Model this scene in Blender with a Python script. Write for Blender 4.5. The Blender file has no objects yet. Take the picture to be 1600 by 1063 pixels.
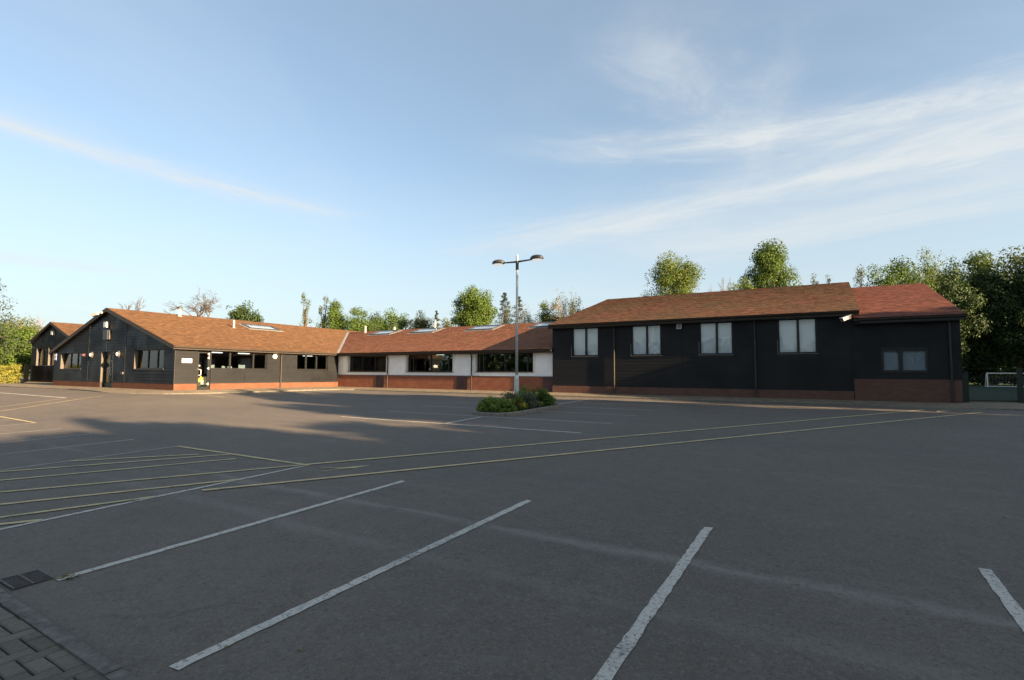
import bpy, bmesh, math, random
from mathutils import Vector, Matrix
random.seed(7)
R = math.radians
sc = bpy.context.scene
C = sc.collection

# ------------------------------------------------------------------ camera
YAW, PITCH, ROLL, CAM_H = 0.5419, 0.0642, 0.0058, 1.7
cam_d = bpy.data.cameras.new('camera')
cam_d.sensor_width = 36.0
cam_d.lens = 813.09 / 1600 * 36.0
cam_d.clip_start, cam_d.clip_end = 0.05, 4000
cam = bpy.data.objects.new('camera', cam_d)
C.objects.link(cam)
fw = Vector((-math.sin(YAW) * math.cos(PITCH), math.cos(YAW) * math.cos(PITCH), math.sin(PITCH)))
rt = Vector((math.cos(YAW), math.sin(YAW), 0))
up = rt.cross(fw)
r2 = math.cos(ROLL) * rt + math.sin(ROLL) * up
u2 = -math.sin(ROLL) * rt + math.cos(ROLL) * up
m = Matrix((r2, u2, -fw)).transposed().to_4x4()
m.translation = (0, 0, CAM_H)
cam.matrix_world = m
sc.camera = cam

# ------------------------------------------------------------------ light
SUN_EL, SUN_DY = R(15.5), R(4.0)
S = Vector((math.cos(SUN_EL) * math.cos(SUN_DY), -math.cos(SUN_EL) * math.sin(SUN_DY), math.sin(SUN_EL)))
sun_d = bpy.data.lights.new('sun', 'SUN')
sun_d.energy = 5.0
sun_d.angle = R(0.55)
sun_d.color = (1.0, 0.74, 0.46)
sun = bpy.data.objects.new('sun', sun_d)
C.objects.link(sun)
sun.rotation_euler = S.to_track_quat('Z', 'Y').to_euler()
sc.view_settings.view_transform = 'Standard'
sc.view_settings.look = 'None'
sc.view_settings.gamma = 1.0
sc.view_settings.exposure = 2.3
sc.view_settings.use_curve_mapping = False
try:
    sc.cycles.max_bounces = 8
    sc.cycles.transparent_max_bounces = 16
    sc.cycles.use_denoising = True
    sc.cycles.sample_clamp_indirect = 6
except Exception:
    pass


class NT:
    """small helper for node trees"""
    def __init__(s, tree):
        s.t = tree
        tree.nodes.clear()
    def n(s, typ, ins=None, **kw):
        nd = s.t.nodes.new(typ)
        for k, v in kw.items():
            setattr(nd, k, v)
        for k, v in (ins or {}).items():
            s.put(nd.inputs[k], v)
        return nd
    def put(s, sock, v):
        if isinstance(v, bpy.types.NodeSocket):
            s.t.links.new(v, sock)
        elif isinstance(v, bpy.types.Node):
            s.t.links.new(v.outputs[0], sock)
        else:
            if isinstance(v, (tuple, list)) and len(v) == 3 and sock.type == 'RGBA':
                v = (*v, 1)
            sock.default_value = v
    def math(s, op, a, b=0.0, c=None, clamp=False):
        nd = s.t.nodes.new('ShaderNodeMath')
        nd.operation = op
        nd.use_clamp = clamp
        s.put(nd.inputs[0], a)
        s.put(nd.inputs[1], b)
        if c is not None:
            s.put(nd.inputs[2], c)
        return nd.outputs[0]
    def mix(s, f, a, b, blend='MIX'):
        nd = s.t.nodes.new('ShaderNodeMix')
        nd.data_type = 'RGBA'
        nd.blend_type = blend
        s.put(nd.inputs[0], f)
        s.put(nd.inputs[6], a)
        s.put(nd.inputs[7], b)
        return nd.outputs[2]
    def noise(s, vec, scale, detail=4.0, rough=0.55, dist=0.0):
        nd = s.n('ShaderNodeTexNoise', {'Scale': scale, 'Detail': detail, 'Roughness': rough, 'Distortion': dist})
        s.put(nd.inputs['Vector'], vec)
        return nd.outputs[0]
    def ramp(s, f, lo, hi, a=0.0, b=1.0, smooth=True):
        nd = s.n('ShaderNodeMapRange', {'From Min': lo, 'From Max': hi, 'To Min': a, 'To Max': b})
        nd.interpolation_type = 'SMOOTHSTEP' if smooth else 'LINEAR'
        s.put(nd.inputs[0], f)
        return nd.outputs[0]


# sky: Nishita plus thin cirrus streaks laid out on a high plane
world = bpy.data.worlds.new('World')
sc.world = world
world.use_nodes = True
w = NT(world.node_tree)
sky = w.n('ShaderNodeTexSky', sky_type='NISHITA')
sky.sun_disc = False
sky.sun_elevation = SUN_EL
sky.sun_rotation = math.atan2(S.x, S.y)
sky.altitude = 50
sky.air_density = 1.0
sky.dust_density = 1.6
sky.ozone_density = 1.2
tc = w.n('ShaderNodeTexCoord')
sep = w.n('ShaderNodeSeparateXYZ', {0: tc.outputs['Generated']})
dz = w.math('MAXIMUM', sep.outputs[2], 0.02)
px = w.math('DIVIDE', sep.outputs[0], dz)
py = w.math('DIVIDE', sep.outputs[1], dz)
pv = w.n('ShaderNodeCombineXYZ', {0: px, 1: py, 2: 0.0}).outputs[0]


def streak(a, b, width, strength, curve=0.0, seed=0.0, ends=0.25, stretch=4.0):
    """a soft wispy band from a to b on the cloud plane"""
    a, b = Vector(a), Vector(b)
    d = (b - a)
    L = d.length
    d.normalize()
    X = w.math('SUBTRACT', px, a.x)
    Y = w.math('SUBTRACT', py, a.y)
    u = w.math('ADD', w.math('MULTIPLY', X, d.x), w.math('MULTIPLY', Y, d.y))
    v = w.math('ADD', w.math('MULTIPLY', X, -d.y), w.math('MULTIPLY', Y, d.x))
    un = w.math('DIVIDE', u, L)
    par = w.math('MULTIPLY', w.math('MULTIPLY', un, w.math('SUBTRACT', 1.0, un)), curve)
    v = w.math('SUBTRACT', v, par)
    vec = w.n('ShaderNodeCombineXYZ', {0: w.math('DIVIDE', u, stretch), 1: v, 2: seed}).outputs[0]
    n1 = w.noise(vec, 3.2 / max(width, .05) * .25, 6.0, 0.62, 0.6)
    v = w.math('ADD', v, w.math('MULTIPLY', w.math('SUBTRACT', n1, 0.5), width * 2.4))
    g = w.math('POWER', 2.718, w.math('MULTIPLY', w.math('POWER', w.math('ABSOLUTE', w.math('DIVIDE', v, width)), 2.0), -1.0))
    e = w.math('MULTIPLY', w.ramp(un, -ends, ends), w.ramp(un, 1 + ends, 1 - ends))
    n2 = w.ramp(w.noise(vec, 2.0 / max(width, .05) * .35, 8.0, 0.68, 0.8), 0.28, 0.72, 0.35, 1.0)
    return w.math('MULTIPLY', w.math('MULTIPLY', w.math('MULTIPLY', g, e), n2), strength)


bands = [
    streak((-0.90, 2.12), (1.4, 2.12), 0.16, 0.85, 1.15, 1.0, 0.22, 2.0),
    streak((-0.46, 1.45), (-0.20, 2.30), 0.16, 0.42, 0.1, 2.0, 0.3, 1.6),
    streak((-2.3, 3.42), (1.6, 2.62), 0.28, 0.95, 0.35, 3.0, 0.22, 2.4),
    streak((-1.2, 4.2), (2.6, 3.0), 0.70, 0.72, 0.2, 4.0, 0.25, 2.4),
    streak((0.0, 2.75), (2.0, 2.3), 0.30, 0.28, 0.1, 8.0, 0.25, 2.4),
    streak((-2.80, 0.30), (-2.65, 2.1), 0.13, 0.78, 0.40, 5.0, 0.22, 3.0),
    streak((-6.6, 0.6), (-5.9, 2.4), 0.40, 0.6, 0.0, 6.0, 0.25, 3.0),
    streak((-0.3, 2.85), (-0.05, 1.7), 0.06, 0.16, 0.0, 7.0, 0.25, 3.0),
]
cl = bands[0]
for b_ in bands[1:]:
    cl = w.math('ADD', cl, b_)
veil = w.math('MULTIPLY', w.ramp(w.noise(pv, 0.45, 6.0, 0.6, 0.8), 0.42, 0.8), 0.22)
low = w.ramp(sep.outputs[2], 0.42, 0.0, 0.0, 0.55)
hz = w.math('MINIMUM', w.math('ADD', low, 0.23), 0.9)
cl = w.math('MINIMUM', w.math('ADD', cl, veil), 0.85)
SKY_STRENGTH = 0.05
CLOUD = (3.30, 3.44, 3.46)
tinted = w.mix(1.0, sky.outputs[0], (0.90, 0.99, 1.02), 'MULTIPLY')
hazy = w.mix(hz, tinted, (2.92, 3.28, 3.46))
skyc = w.mix(cl, hazy, CLOUD)
bg = w.n('ShaderNodeBackground', {'Color': skyc, 'Strength': SKY_STRENGTH})
w.t.links.new(bg.outputs[0], w.n('ShaderNodeOutputWorld').inputs[0])


# ------------------------------------------------------------------ materials
def mat(name):
    mt = bpy.data.materials.new(name)
    mt.use_nodes = True
    k = NT(mt.node_tree)
    out = k.n('ShaderNodeOutputMaterial')
    return mt, k, out


def finish(k, out, color, rough=0.7, bump=None, bstr=0.3, bdist=0.01, spec=0.4, metal=0.0, shader_extra=None):
    b = k.n('ShaderNodeBsdfPrincipled', {'Base Color': color, 'Roughness': rough, 'Metallic': metal})
    b.inputs['Specular IOR Level'].default_value = spec
    if bump is not None:
        bm_ = k.n('ShaderNodeBump', {'Strength': bstr, 'Distance': bdist, 'Height': bump})
        k.t.links.new(bm_.outputs[0], b.inputs['Normal'])
    k.t.links.new(b.outputs[0], out.inputs[0])
    return b


def plain(name, col, rough=0.6, var=0.15, scale=6.0, spec=0.4, metal=0.0, bump=0.0):
    mt, k, out = mat(name)
    p = k.n('ShaderNodeNewGeometry').outputs['Position']
    n = k.noise(p, scale, 5.0)
    f = k.ramp(n, 0.25, 0.75, 1 - var, 1 + var)
    c = k.n('ShaderNodeVectorMath', {0: tuple(col), 1: (1, 1, 1)}, operation='MULTIPLY')
    vm = k.n('ShaderNodeCombineXYZ', {0: f, 1: f, 2: f})
    k.t.links.new(vm.outputs[0], c.inputs[1])
    finish(k, out, c.outputs[0], rough, n if bump else None, bump, 0.01, spec, metal)
    return mt


def m_asphalt():
    mt, k, out = mat('asphalt')
    g = k.n('ShaderNodeNewGeometry')
    p = g.outputs['Position']
    sp = k.n('ShaderNodeSeparateXYZ', {0: p})
    x, y = sp.outputs[0], sp.outputs[1]
    big = k.noise(p, 0.18, 5.0, 0.6)
    mid = k.noise(p, 1.3, 5.0, 0.6)
    st = k.n('ShaderNodeVectorMath', {0: p, 1: (0.10, 1.2, 1.0)}, operation='MULTIPLY').outputs[0]
    lanes = k.noise(st, 1.0, 4.0, 0.6, 0.3)
    speck = k.noise(p, 95.0, 2.0, 0.7)
    fine = k.n('ShaderNodeTexVoronoi', {'Scale': 140.0})
    k.put(fine.inputs['Vector'], p)
    base = k.mix(k.ramp(big, 0.3, 0.7), (0.096, 0.0785, 0.061), (0.125, 0.102, 0.081))
    base = k.mix(k.ramp(mid, 0.3, 0.75, 0.0, 0.5), base, (0.142, 0.120, 0.100))
    base = k.mix(k.ramp(lanes, 0.56, 0.82, 0.0, 0.55), base, (0.17, 0.153, 0.13))
    base = k.mix(k.ramp(lanes, 0.44, 0.24, 0.0, 0.55), base, (0.078, 0.071, 0.064))
    # dusty seam left by the paver joint, running along the bays' far ends
    wob = k.math('MULTIPLY', k.math('SUBTRACT', k.noise(p, 0.9, 4.0), 0.5), 0.35)
    for yy, wd, a in ((4.62, 0.16, 0.55), (3.70, 0.22, 0.25), (8.9, 0.2, 0.18)):
        d = k.math('ABSOLUTE', k.math('SUBTRACT', k.math('ADD', y, wob), yy))
        s = k.ramp(d, wd, 0.0, 0.0, a)
        s = k.math('MULTIPLY', s, k.ramp(k.noise(st, 2.2, 4.0), 0.38, 0.7))
        base = k.mix(s, base, (0.26, 0.24, 0.21))
    # oil and damp spots
    spots = k.ramp(k.noise(p, 0.75, 3.0, 0.5, 0.5), 0.64, 0.76, 0.0, 0.45)
    base = k.mix(spots, base, (0.062, 0.057, 0.052))
    base = k.mix(k.ramp(speck, 0.60, 0.74, 0.0, 0.6), base, (0.27, 0.25, 0.23))
    base = k.mix(k.ramp(speck, 0.44, 0.30, 0.0, 0.7), base, (0.035, 0.033, 0.031))
    blot = k.noise(p, 5.5, 5.0, 0.7)
    base = k.mix(k.ramp(blot, 0.50, 0.72, 0.0, 0.42), base, (0.160, 0.137, 0.116))
    base = k.mix(k.ramp(blot, 0.48, 0.28, 0.0, 0.45), base, (0.064, 0.056, 0.048))
    grain = k.noise(p, 30.0, 3.0, 0.75)
    base = k.mix(k.ramp(grain, 0.53, 0.75, 0.0, 0.75), base, (0.20, 0.170, 0.138))
    base = k.mix(k.ramp(grain, 0.47, 0.25, 0.0, 0.75), base, (0.045, 0.040, 0.034))
    tar = k.n('ShaderNodeTexVoronoi', {'Scale': 0.32, 'Randomness': 1.0}, feature='DISTANCE_TO_EDGE')
    tv = k.n('ShaderNodeVectorMath', {0: p, 1: (0.0, 0.0, 0.0)}, operation='ADD')
    wv = k.n('ShaderNodeTexNoise', {'Scale': 1.4, 'Detail': 4.0})
    k.put(wv.inputs['Vector'], p)
    k.put(tv.inputs[1], wv.outputs[1])
    k.put(tar.inputs['Vector'], tv.outputs[0])
    crack = k.math('MULTIPLY', k.ramp(tar.outputs[0], 0.010, 0.0), k.ramp(k.noise(p, 0.22, 2.0), 0.56, 0.66, 0.0, 0.28))
    base = k.mix(crack, base, (0.038, 0.034, 0.030))
    h = k.math('ADD', k.math('MULTIPLY', fine.outputs[0], 0.6), k.math('MULTIPLY', speck, 0.7))
    finish(k, out, base, k.ramp(mid, 0.3, 0.7, 0.72, 0.86), h, 0.55, 0.006, 0.3)
    return mt


def m_paint(name, col, wear=0.5):
    mt, k, out = mat(name)
    p = k.n('ShaderNodeNewGeometry').outputs['Position']
    n1 = k.noise(p, 38.0, 4.0, 0.7)
    n2 = k.noise(p, 2.0, 4.0, 0.6)
    n3 = k.noise(p, 160.0, 2.0, 0.6)
    st = k.n('ShaderNodeVectorMath', {0: p, 1: (1.0, 9.0, 1.0)}, operation='MULTIPLY').outputs[0]
    crack = k.noise(st, 3.0, 3.0, 0.6)
    wr = k.math('ADD', k.math('MULTIPLY', k.ramp(n1, 0.50, 0.66), 0.75), k.ramp(n2, 0.5, 0.75, 0.0, 0.45))
    wr = k.math('ADD', wr, k.ramp(n3, 0.52, 0.68, 0.0, 0.45))
    wr = k.math('ADD', wr, k.ramp(crack, 0.64, 0.70, 0.0, 0.7))
    wr = k.math('ADD', wr, k.ramp(k.noise(p, 7.0, 5.0, 0.75), 0.56, 0.70, 0.0, 0.6))
    wr = k.math('MULTIPLY', wr, wear, clamp=True)
    c = k.mix(wr, col, (0.085, 0.084, 0.082))
    finish(k, out, c, 0.75, n1, 0.3, 0.004, 0.3)
    return mt


def m_brick(name, c1, c2, mortar, scale=1.0):
    """stretcher bond on a wall that faces -Y or +X (uses world position along the wall)"""
    mt, k, out = mat(name)
    g = k.n('ShaderNodeNewGeometry')
    sp = k.n('ShaderNodeSeparateXYZ', {0: g.outputs['Position']})
    along = k.math('ADD', sp.outputs[0], sp.outputs[1])
    v = k.n('ShaderNodeCombineXYZ', {0: along, 1: sp.outputs[2], 2: 0.0}).outputs[0]
    b = k.n('ShaderNodeTexBrick', {'Scale': 1.0, 'Mortar Size': 0.006, 'Mortar Smooth': 0.1, 'Bias': 0.0,
                                   'Brick Width': 0.225 * scale, 'Row Height': 0.075 * scale,
                                   'Color1': (*c1, 1), 'Color2': (*c2, 1), 'Mortar': (*mortar, 1)})
    k.put(b.inputs['Vector'], v)
    n = k.noise(g.outputs['Position'], 1.6, 5.0, 0.6)
    n2 = k.noise(g.outputs['Position'], 22.0, 3.0)
    c = k.mix(k.ramp(n, 0.35, 0.7, 0.0, 0.5), b.outputs[0], tuple(x * 0.6 for x in c1))
    c = k.mix(k.ramp(n2, 0.56, 0.75, 0.0, 0.35), c, tuple(min(1, x * 1.5) for x in c2))
    c = k.mix(k.ramp(k.noise(g.outputs['Position'], 3.1, 4.0, 0.7), 0.66, 0.74, 0.0, 0.35), c, tuple(x * 1.5 for x in mortar))
    finish(k, out, c, 0.85, k.math('SUBTRACT', 1.0, b.outputs[1]), 0.5, 0.006, 0.2)
    return mt


def m_board(name, col, rough=0.55, var=0.35, spec=0.35):
    mt, k, out = mat(name)
    g = k.n('ShaderNodeNewGeometry')
    p = g.outputs['Position']
    st = k.n('ShaderNodeVectorMath', {0: p, 1: (1.0, 1.0, 26.0)}, operation='MULTIPLY').outputs[0]
    n = k.noise(st, 2.5, 5.0, 0.6)
    n2 = k.noise(p, 0.8, 4.0)
    ri = k.n('ShaderNodeObjectInfo').outputs['Random']
    f = k.math('ADD', k.ramp(n, 0.25, 0.75, 1 - var, 1 + var), k.math('MULTIPLY', k.math('SUBTRACT', ri, 0.5), 0.35))
    f = k.math('MULTIPLY', f, k.ramp(n2, 0.3, 0.7, 0.8, 1.2))
    c = k.n('ShaderNodeVectorMath', {0: tuple(col)}, operation='SCALE')
    k.put(c.inputs['Scale'], f)
    finish(k, out, c.outputs[0], k.ramp(n2, 0.3, 0.7, rough - .08, rough + .12), n, 0.35, 0.004, spec)
    return mt


def m_tile(name, col, moss=(0.12, 0.105, 0.05), mossy=0.35):
    mt, k, out = mat(name)
    g = k.n('ShaderNodeNewGeometry')
    p = g.outputs['Position']
    a = k.n('ShaderNodeAttribute', attribute_name='tint')
    n = k.noise(p, 0.55, 5.0, 0.65)
    n2 = k.noise(p, 7.0, 4.0, 0.6)
    n3 = k.noise(p, 30.0, 3.0, 0.6)
    f = k.math('ADD', 0.72, k.math('MULTIPLY', a.outputs['Fac'], 0.5))
    c = k.n('ShaderNodeVectorMath', {0: tuple(col)}, operation='SCALE')
    k.put(c.inputs['Scale'], f)
    c = k.mix(k.math('MULTIPLY', k.ramp(n, 0.35, 0.72), mossy), c.outputs[0], moss)
    c = k.mix(k.ramp(n2, 0.55, 0.75, 0.0, mossy * .8), c, tuple(x * 0.55 for x in col))
    c = k.mix(k.ramp(n3, 0.62, 0.72, 0.0, 0.3), c, tuple(min(1, x * 1.9) for x in col))
    finish(k, out, c, 0.85, n3, 0.4, 0.006, 0.2)
    return mt


def m_leaf(name, col, col2, trans=0.32):
    mt, k, out = mat(name)
    a = k.n('ShaderNodeAttribute', attribute_name='tint')
    p = k.n('ShaderNodeNewGeometry').outputs['Position']
    n = k.noise(p, 0.8, 3.0)
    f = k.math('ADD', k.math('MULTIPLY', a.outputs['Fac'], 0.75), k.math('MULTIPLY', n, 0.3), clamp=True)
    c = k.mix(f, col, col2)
    b = k.n('ShaderNodeBsdfPrincipled', {'Base Color': c, 'Roughness': 0.6})
    b.inputs['Specular IOR Level'].default_value = 0.25
    t = k.n('ShaderNodeBsdfTranslucent', {'Color': c})
    mx = k.n('ShaderNodeMixShader', {0: trans, 1: b.outputs[0], 2: t.outputs[0]})
    k.t.links.new(mx.outputs[0], out.inputs[0])
    return mt


def m_glass(name, tint=(0.75, 0.8, 0.8), refl=1.0, ripple=0.04):
    mt, k, out = mat(name)
    fr = k.n('ShaderNodeFresnel', {'IOR': 1.55})
    p = k.n('ShaderNodeNewGeometry').outputs['Position']
    bmp = k.n('ShaderNodeBump', {'Strength': ripple, 'Distance': 0.02, 'Height': k.noise(p, 0.9, 2.0)})
    t = k.n('ShaderNodeBsdfTransparent', {'Color': (*tint, 1)})
    gl = k.n('ShaderNodeBsdfGlossy', {'Color': (1, 1, 1, 1), 'Roughness': 0.02})
    k.t.links.new(bmp.outputs[0], gl.inputs['Normal'])
    mx = k.n('ShaderNodeMixShader', {0: k.math('MULTIPLY', fr.outputs[0], refl), 1: t.outputs[0], 2: gl.outputs[0]})
    k.t.links.new(mx.outputs[0], out.inputs[0])
    return mt


def m_emit(name, col, s):
    mt, k, out = mat(name)
    e = k.n('ShaderNodeEmission', {'Color': (*col, 1), 'Strength': s})
    k.t.links.new(e.outputs[0], out.inputs[0])
    return mt


def m_grass(name, c1, c2, stripes=False):
    mt, k, out = mat(name)
    p = k.n('ShaderNodeNewGeometry').outputs['Position']
    n = k.noise(p, 0.6, 6.0, 0.65)
    n2 = k.noise(p, 30.0, 3.0)
    c = k.mix(k.ramp(n, 0.3, 0.7), c1, c2)
    c = k.mix(k.ramp(n2, 0.4, 0.7, 0.0, 0.4), c, tuple(x * 1.6 for x in c2))
    finish(k, out, c, 0.9, n2, 0.8, 0.02, 0.1)
    return mt


M = dict(
    asphalt=m_asphalt(),
    white_line=m_paint('white_line_paint', (0.50, 0.455, 0.39), 0.9),
    white_worn=m_paint('worn_white_line_paint', (0.36, 0.33, 0.29), 0.95),
    yellow_line=m_paint('yellow_line_paint', (0.52, 0.41, 0.205), 0.8),
    brick=m_brick('red_brick', (0.27, 0.098, 0.052), (0.20, 0.066, 0.040), (0.17, 0.13, 0.10)),
    brick_or=m_brick('orange_brick', (0.150, 0.060, 0.031), (0.120, 0.043, 0.023), (0.125, 0.086, 0.060)),
    brick_shaded=m_brick('shaded_brick', (0.15, 0.072, 0.050), (0.115, 0.055, 0.042), (0.11, 0.09, 0.075)),  # shade on the hall and annex plinths, darkened into the brick colour
    brick_shade_strip=m_brick('shade_strip_brick', (0.10, 0.055, 0.05), (0.075, 0.045, 0.045), (0.09, 0.075, 0.065)),  # darkened brick standing in for strips of shade on the wing
    board_black=m_board('black_weatherboard', (0.0052, 0.0050, 0.0052), 0.66, 0.25),
    board_grey=m_board('blue_black_weatherboard', (0.0075, 0.0077, 0.0086), 0.54, 0.35, 0.22),
    board_dark=m_board('dark_timber', (0.02, 0.02, 0.018), 0.6),
    render=plain('white_render', (0.80, 0.80, 0.78), 0.85, 0.08, 1.5, 0.2, 0, 0.1),
    trim=plain('white_trim', (0.66, 0.64, 0.60), 0.5, 0.04, 3.0),
    tile_left=m_tile('orange_brown_tile', (0.104, 0.053, 0.025), (0.085, 0.052, 0.026), 0.22),
    tile_wing=m_tile('brown_tile', (0.235, 0.098, 0.054), (0.175, 0.102, 0.055), 0.28),
    tile_hall=m_tile('mossy_brown_tile', (0.19, 0.088, 0.050), (0.125, 0.105, 0.05), 0.6),
    tile_red=m_tile('red_tile', (0.160, 0.052, 0.031), (0.120, 0.052, 0.033), 0.2),
    deck=plain('roof_deck', (0.05, 0.035, 0.03), 0.9),
    fascia=plain('brown_fascia', (0.04, 0.029, 0.021), 0.6, 0.2),
    gutter=plain('brown_gutter', (0.04, 0.030, 0.022), 0.45, 0.2),
    black=plain('black_plastic', (0.018, 0.018, 0.018), 0.4, 0.1),
    frame=plain('dark_window_frame', (0.009, 0.009, 0.009), 0.4, 0.15),
    sillm=plain('grey_sill', (0.085, 0.080, 0.072), 0.6),
    jamb=plain('timber_reveal', (0.085, 0.070, 0.055), 0.6, 0.15),
    gate_black=plain('black_stained_timber', (0.006, 0.006, 0.0055), 0.95, 0.3, 6.0, 0.05),
    kerb_pale=plain('pale_kerb', (0.19, 0.17, 0.14), 0.85, 0.22, 9.0, 0.2, 0, 0.2),
    lead=plain('lead_flashing', (0.20, 0.20, 0.20), 0.55, 0.2),
    glass=m_glass('window_glass'),
    clearglass=m_glass('clear_glass', (0.97, 0.98, 0.98), 0.8),
    skyglass=m_glass('skylight_glass', (0.94, 0.95, 0.94), 0.5, 0.0),
    blind=plain('white_blind', (0.80, 0.82, 0.82), 0.8, 0.05, 2.0),
    blind_dim=plain('grey_blind', (0.30, 0.34, 0.38), 0.8, 0.05, 2.0),
    inner=plain('interior_wall', (0.10, 0.095, 0.09), 0.9),
    innerfl=plain('interior_floor', (0.06, 0.05, 0.045), 0.8),
    concrete=plain('pale_paving', (0.168, 0.136, 0.096), 0.9, 0.22, 2.5, 0.2, 0, 0.15),
    kerb=plain('concrete_kerb', (0.15, 0.130, 0.102), 0.85, 0.25, 9.0, 0.2, 0, 0.2),
    kerbgrey=plain('grey_kerb', (0.122, 0.110, 0.094), 0.85, 0.35, 14.0, 0.2, 0, 0.4),
    steel=plain('galvanised_steel', (0.52, 0.52, 0.51), 0.48, 0.12, 14.0, 0.5, 0.25),
    lampgrey=plain('dark_grey_lamp_housing', (0.045, 0.045, 0.043), 0.4, 0.1),
    diffuser=plain('white_lamp_diffuser', (0.55, 0.55, 0.53), 0.3, 0.02),
    lampbowl=m_emit('sun_glow_bowl', (1.0, 0.98, 0.94), 0.15),  # emission stands in for sunlight coming through the unlit bowl
    whitep=plain('white_plastic', (0.42, 0.40, 0.37), 0.45, 0.04),
    iron=plain('rusty_cast_iron', (0.06, 0.047, 0.042), 0.7, 0.4, 30.0, 0.4, 0.3, 0.3),
    hole=plain('drain_pit', (0.012, 0.011, 0.010), 0.9),
    soil=plain('bed_soil', (0.05, 0.04, 0.03), 0.95, 0.4, 12.0, 0.1, 0, 0.6),
    turf=m_grass('artificial_turf', (0.020, 0.031, 0.022), (0.026, 0.039, 0.027)),
    grass=m_grass('grass', (0.05, 0.075, 0.025), (0.07, 0.095, 0.03)),
    bark=plain('bark', (0.10, 0.075, 0.052), 0.9, 0.35, 8.0, 0.1, 0, 0.6),
    barkpale=plain('pale_bark', (0.22, 0.18, 0.14), 0.9, 0.25, 8.0, 0.1),
    green=plain('green_painted_steel', (0.012, 0.026, 0.018), 0.45, 0.15),
    blue=plain('blue_sign', (0.25, 0.30, 0.48), 0.5, 0.1),
    red=plain('red_sign', (0.30, 0.04, 0.03), 0.5, 0.05),
    yellow=plain('yellow_poster', (0.28, 0.18, 0.02), 0.6, 0.1),
    mint=plain('pale_green_poster', (0.18, 0.24, 0.16), 0.6, 0.05),
    screen=plain('grey_screen', (0.30, 0.32, 0.34), 0.4, 0.1),
    tube=m_emit('lit_ceiling_light', (1.0, 0.93, 0.8), 0.55),
    # leaves
    leaf_mid=m_leaf('mid_green_leaf', (0.045, 0.080, 0.013), (0.105, 0.160, 0.026)),
    leaf_shrub=m_leaf('bright_shrub_leaf', (0.105, 0.155, 0.026), (0.20, 0.275, 0.05)),
    leaf_yel=m_leaf('yellow_green_leaf', (0.070, 0.110, 0.016), (0.140, 0.180, 0.030)),
    leaf_dark=m_leaf('dark_green_leaf', (0.022, 0.042, 0.012), (0.055, 0.088, 0.022), 0.25),
    leaf_olive=m_leaf('olive_leaf', (0.068, 0.082, 0.024), (0.125, 0.138, 0.042)),
    leaf_pine=m_leaf('blue_green_needle', (0.020, 0.032, 0.018), (0.045, 0.058, 0.032), 0.15),
    leaf_hedge=m_leaf('golden_hedge_leaf', (0.10, 0.12, 0.018), (0.27, 0.24, 0.04)),
    leaf_grey=m_leaf('grey_lavender_leaf', (0.080, 0.100, 0.056), (0.14, 0.155, 0.095), 0.2),
    petal=m_leaf('yellow_flower', (0.50, 0.36, 0.03), (0.65, 0.50, 0.06), 0.3),
    deadleaf=plain('brown_leaf', (0.17, 0.13, 0.05), 0.8, 0.4, 40.0),
)


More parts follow.
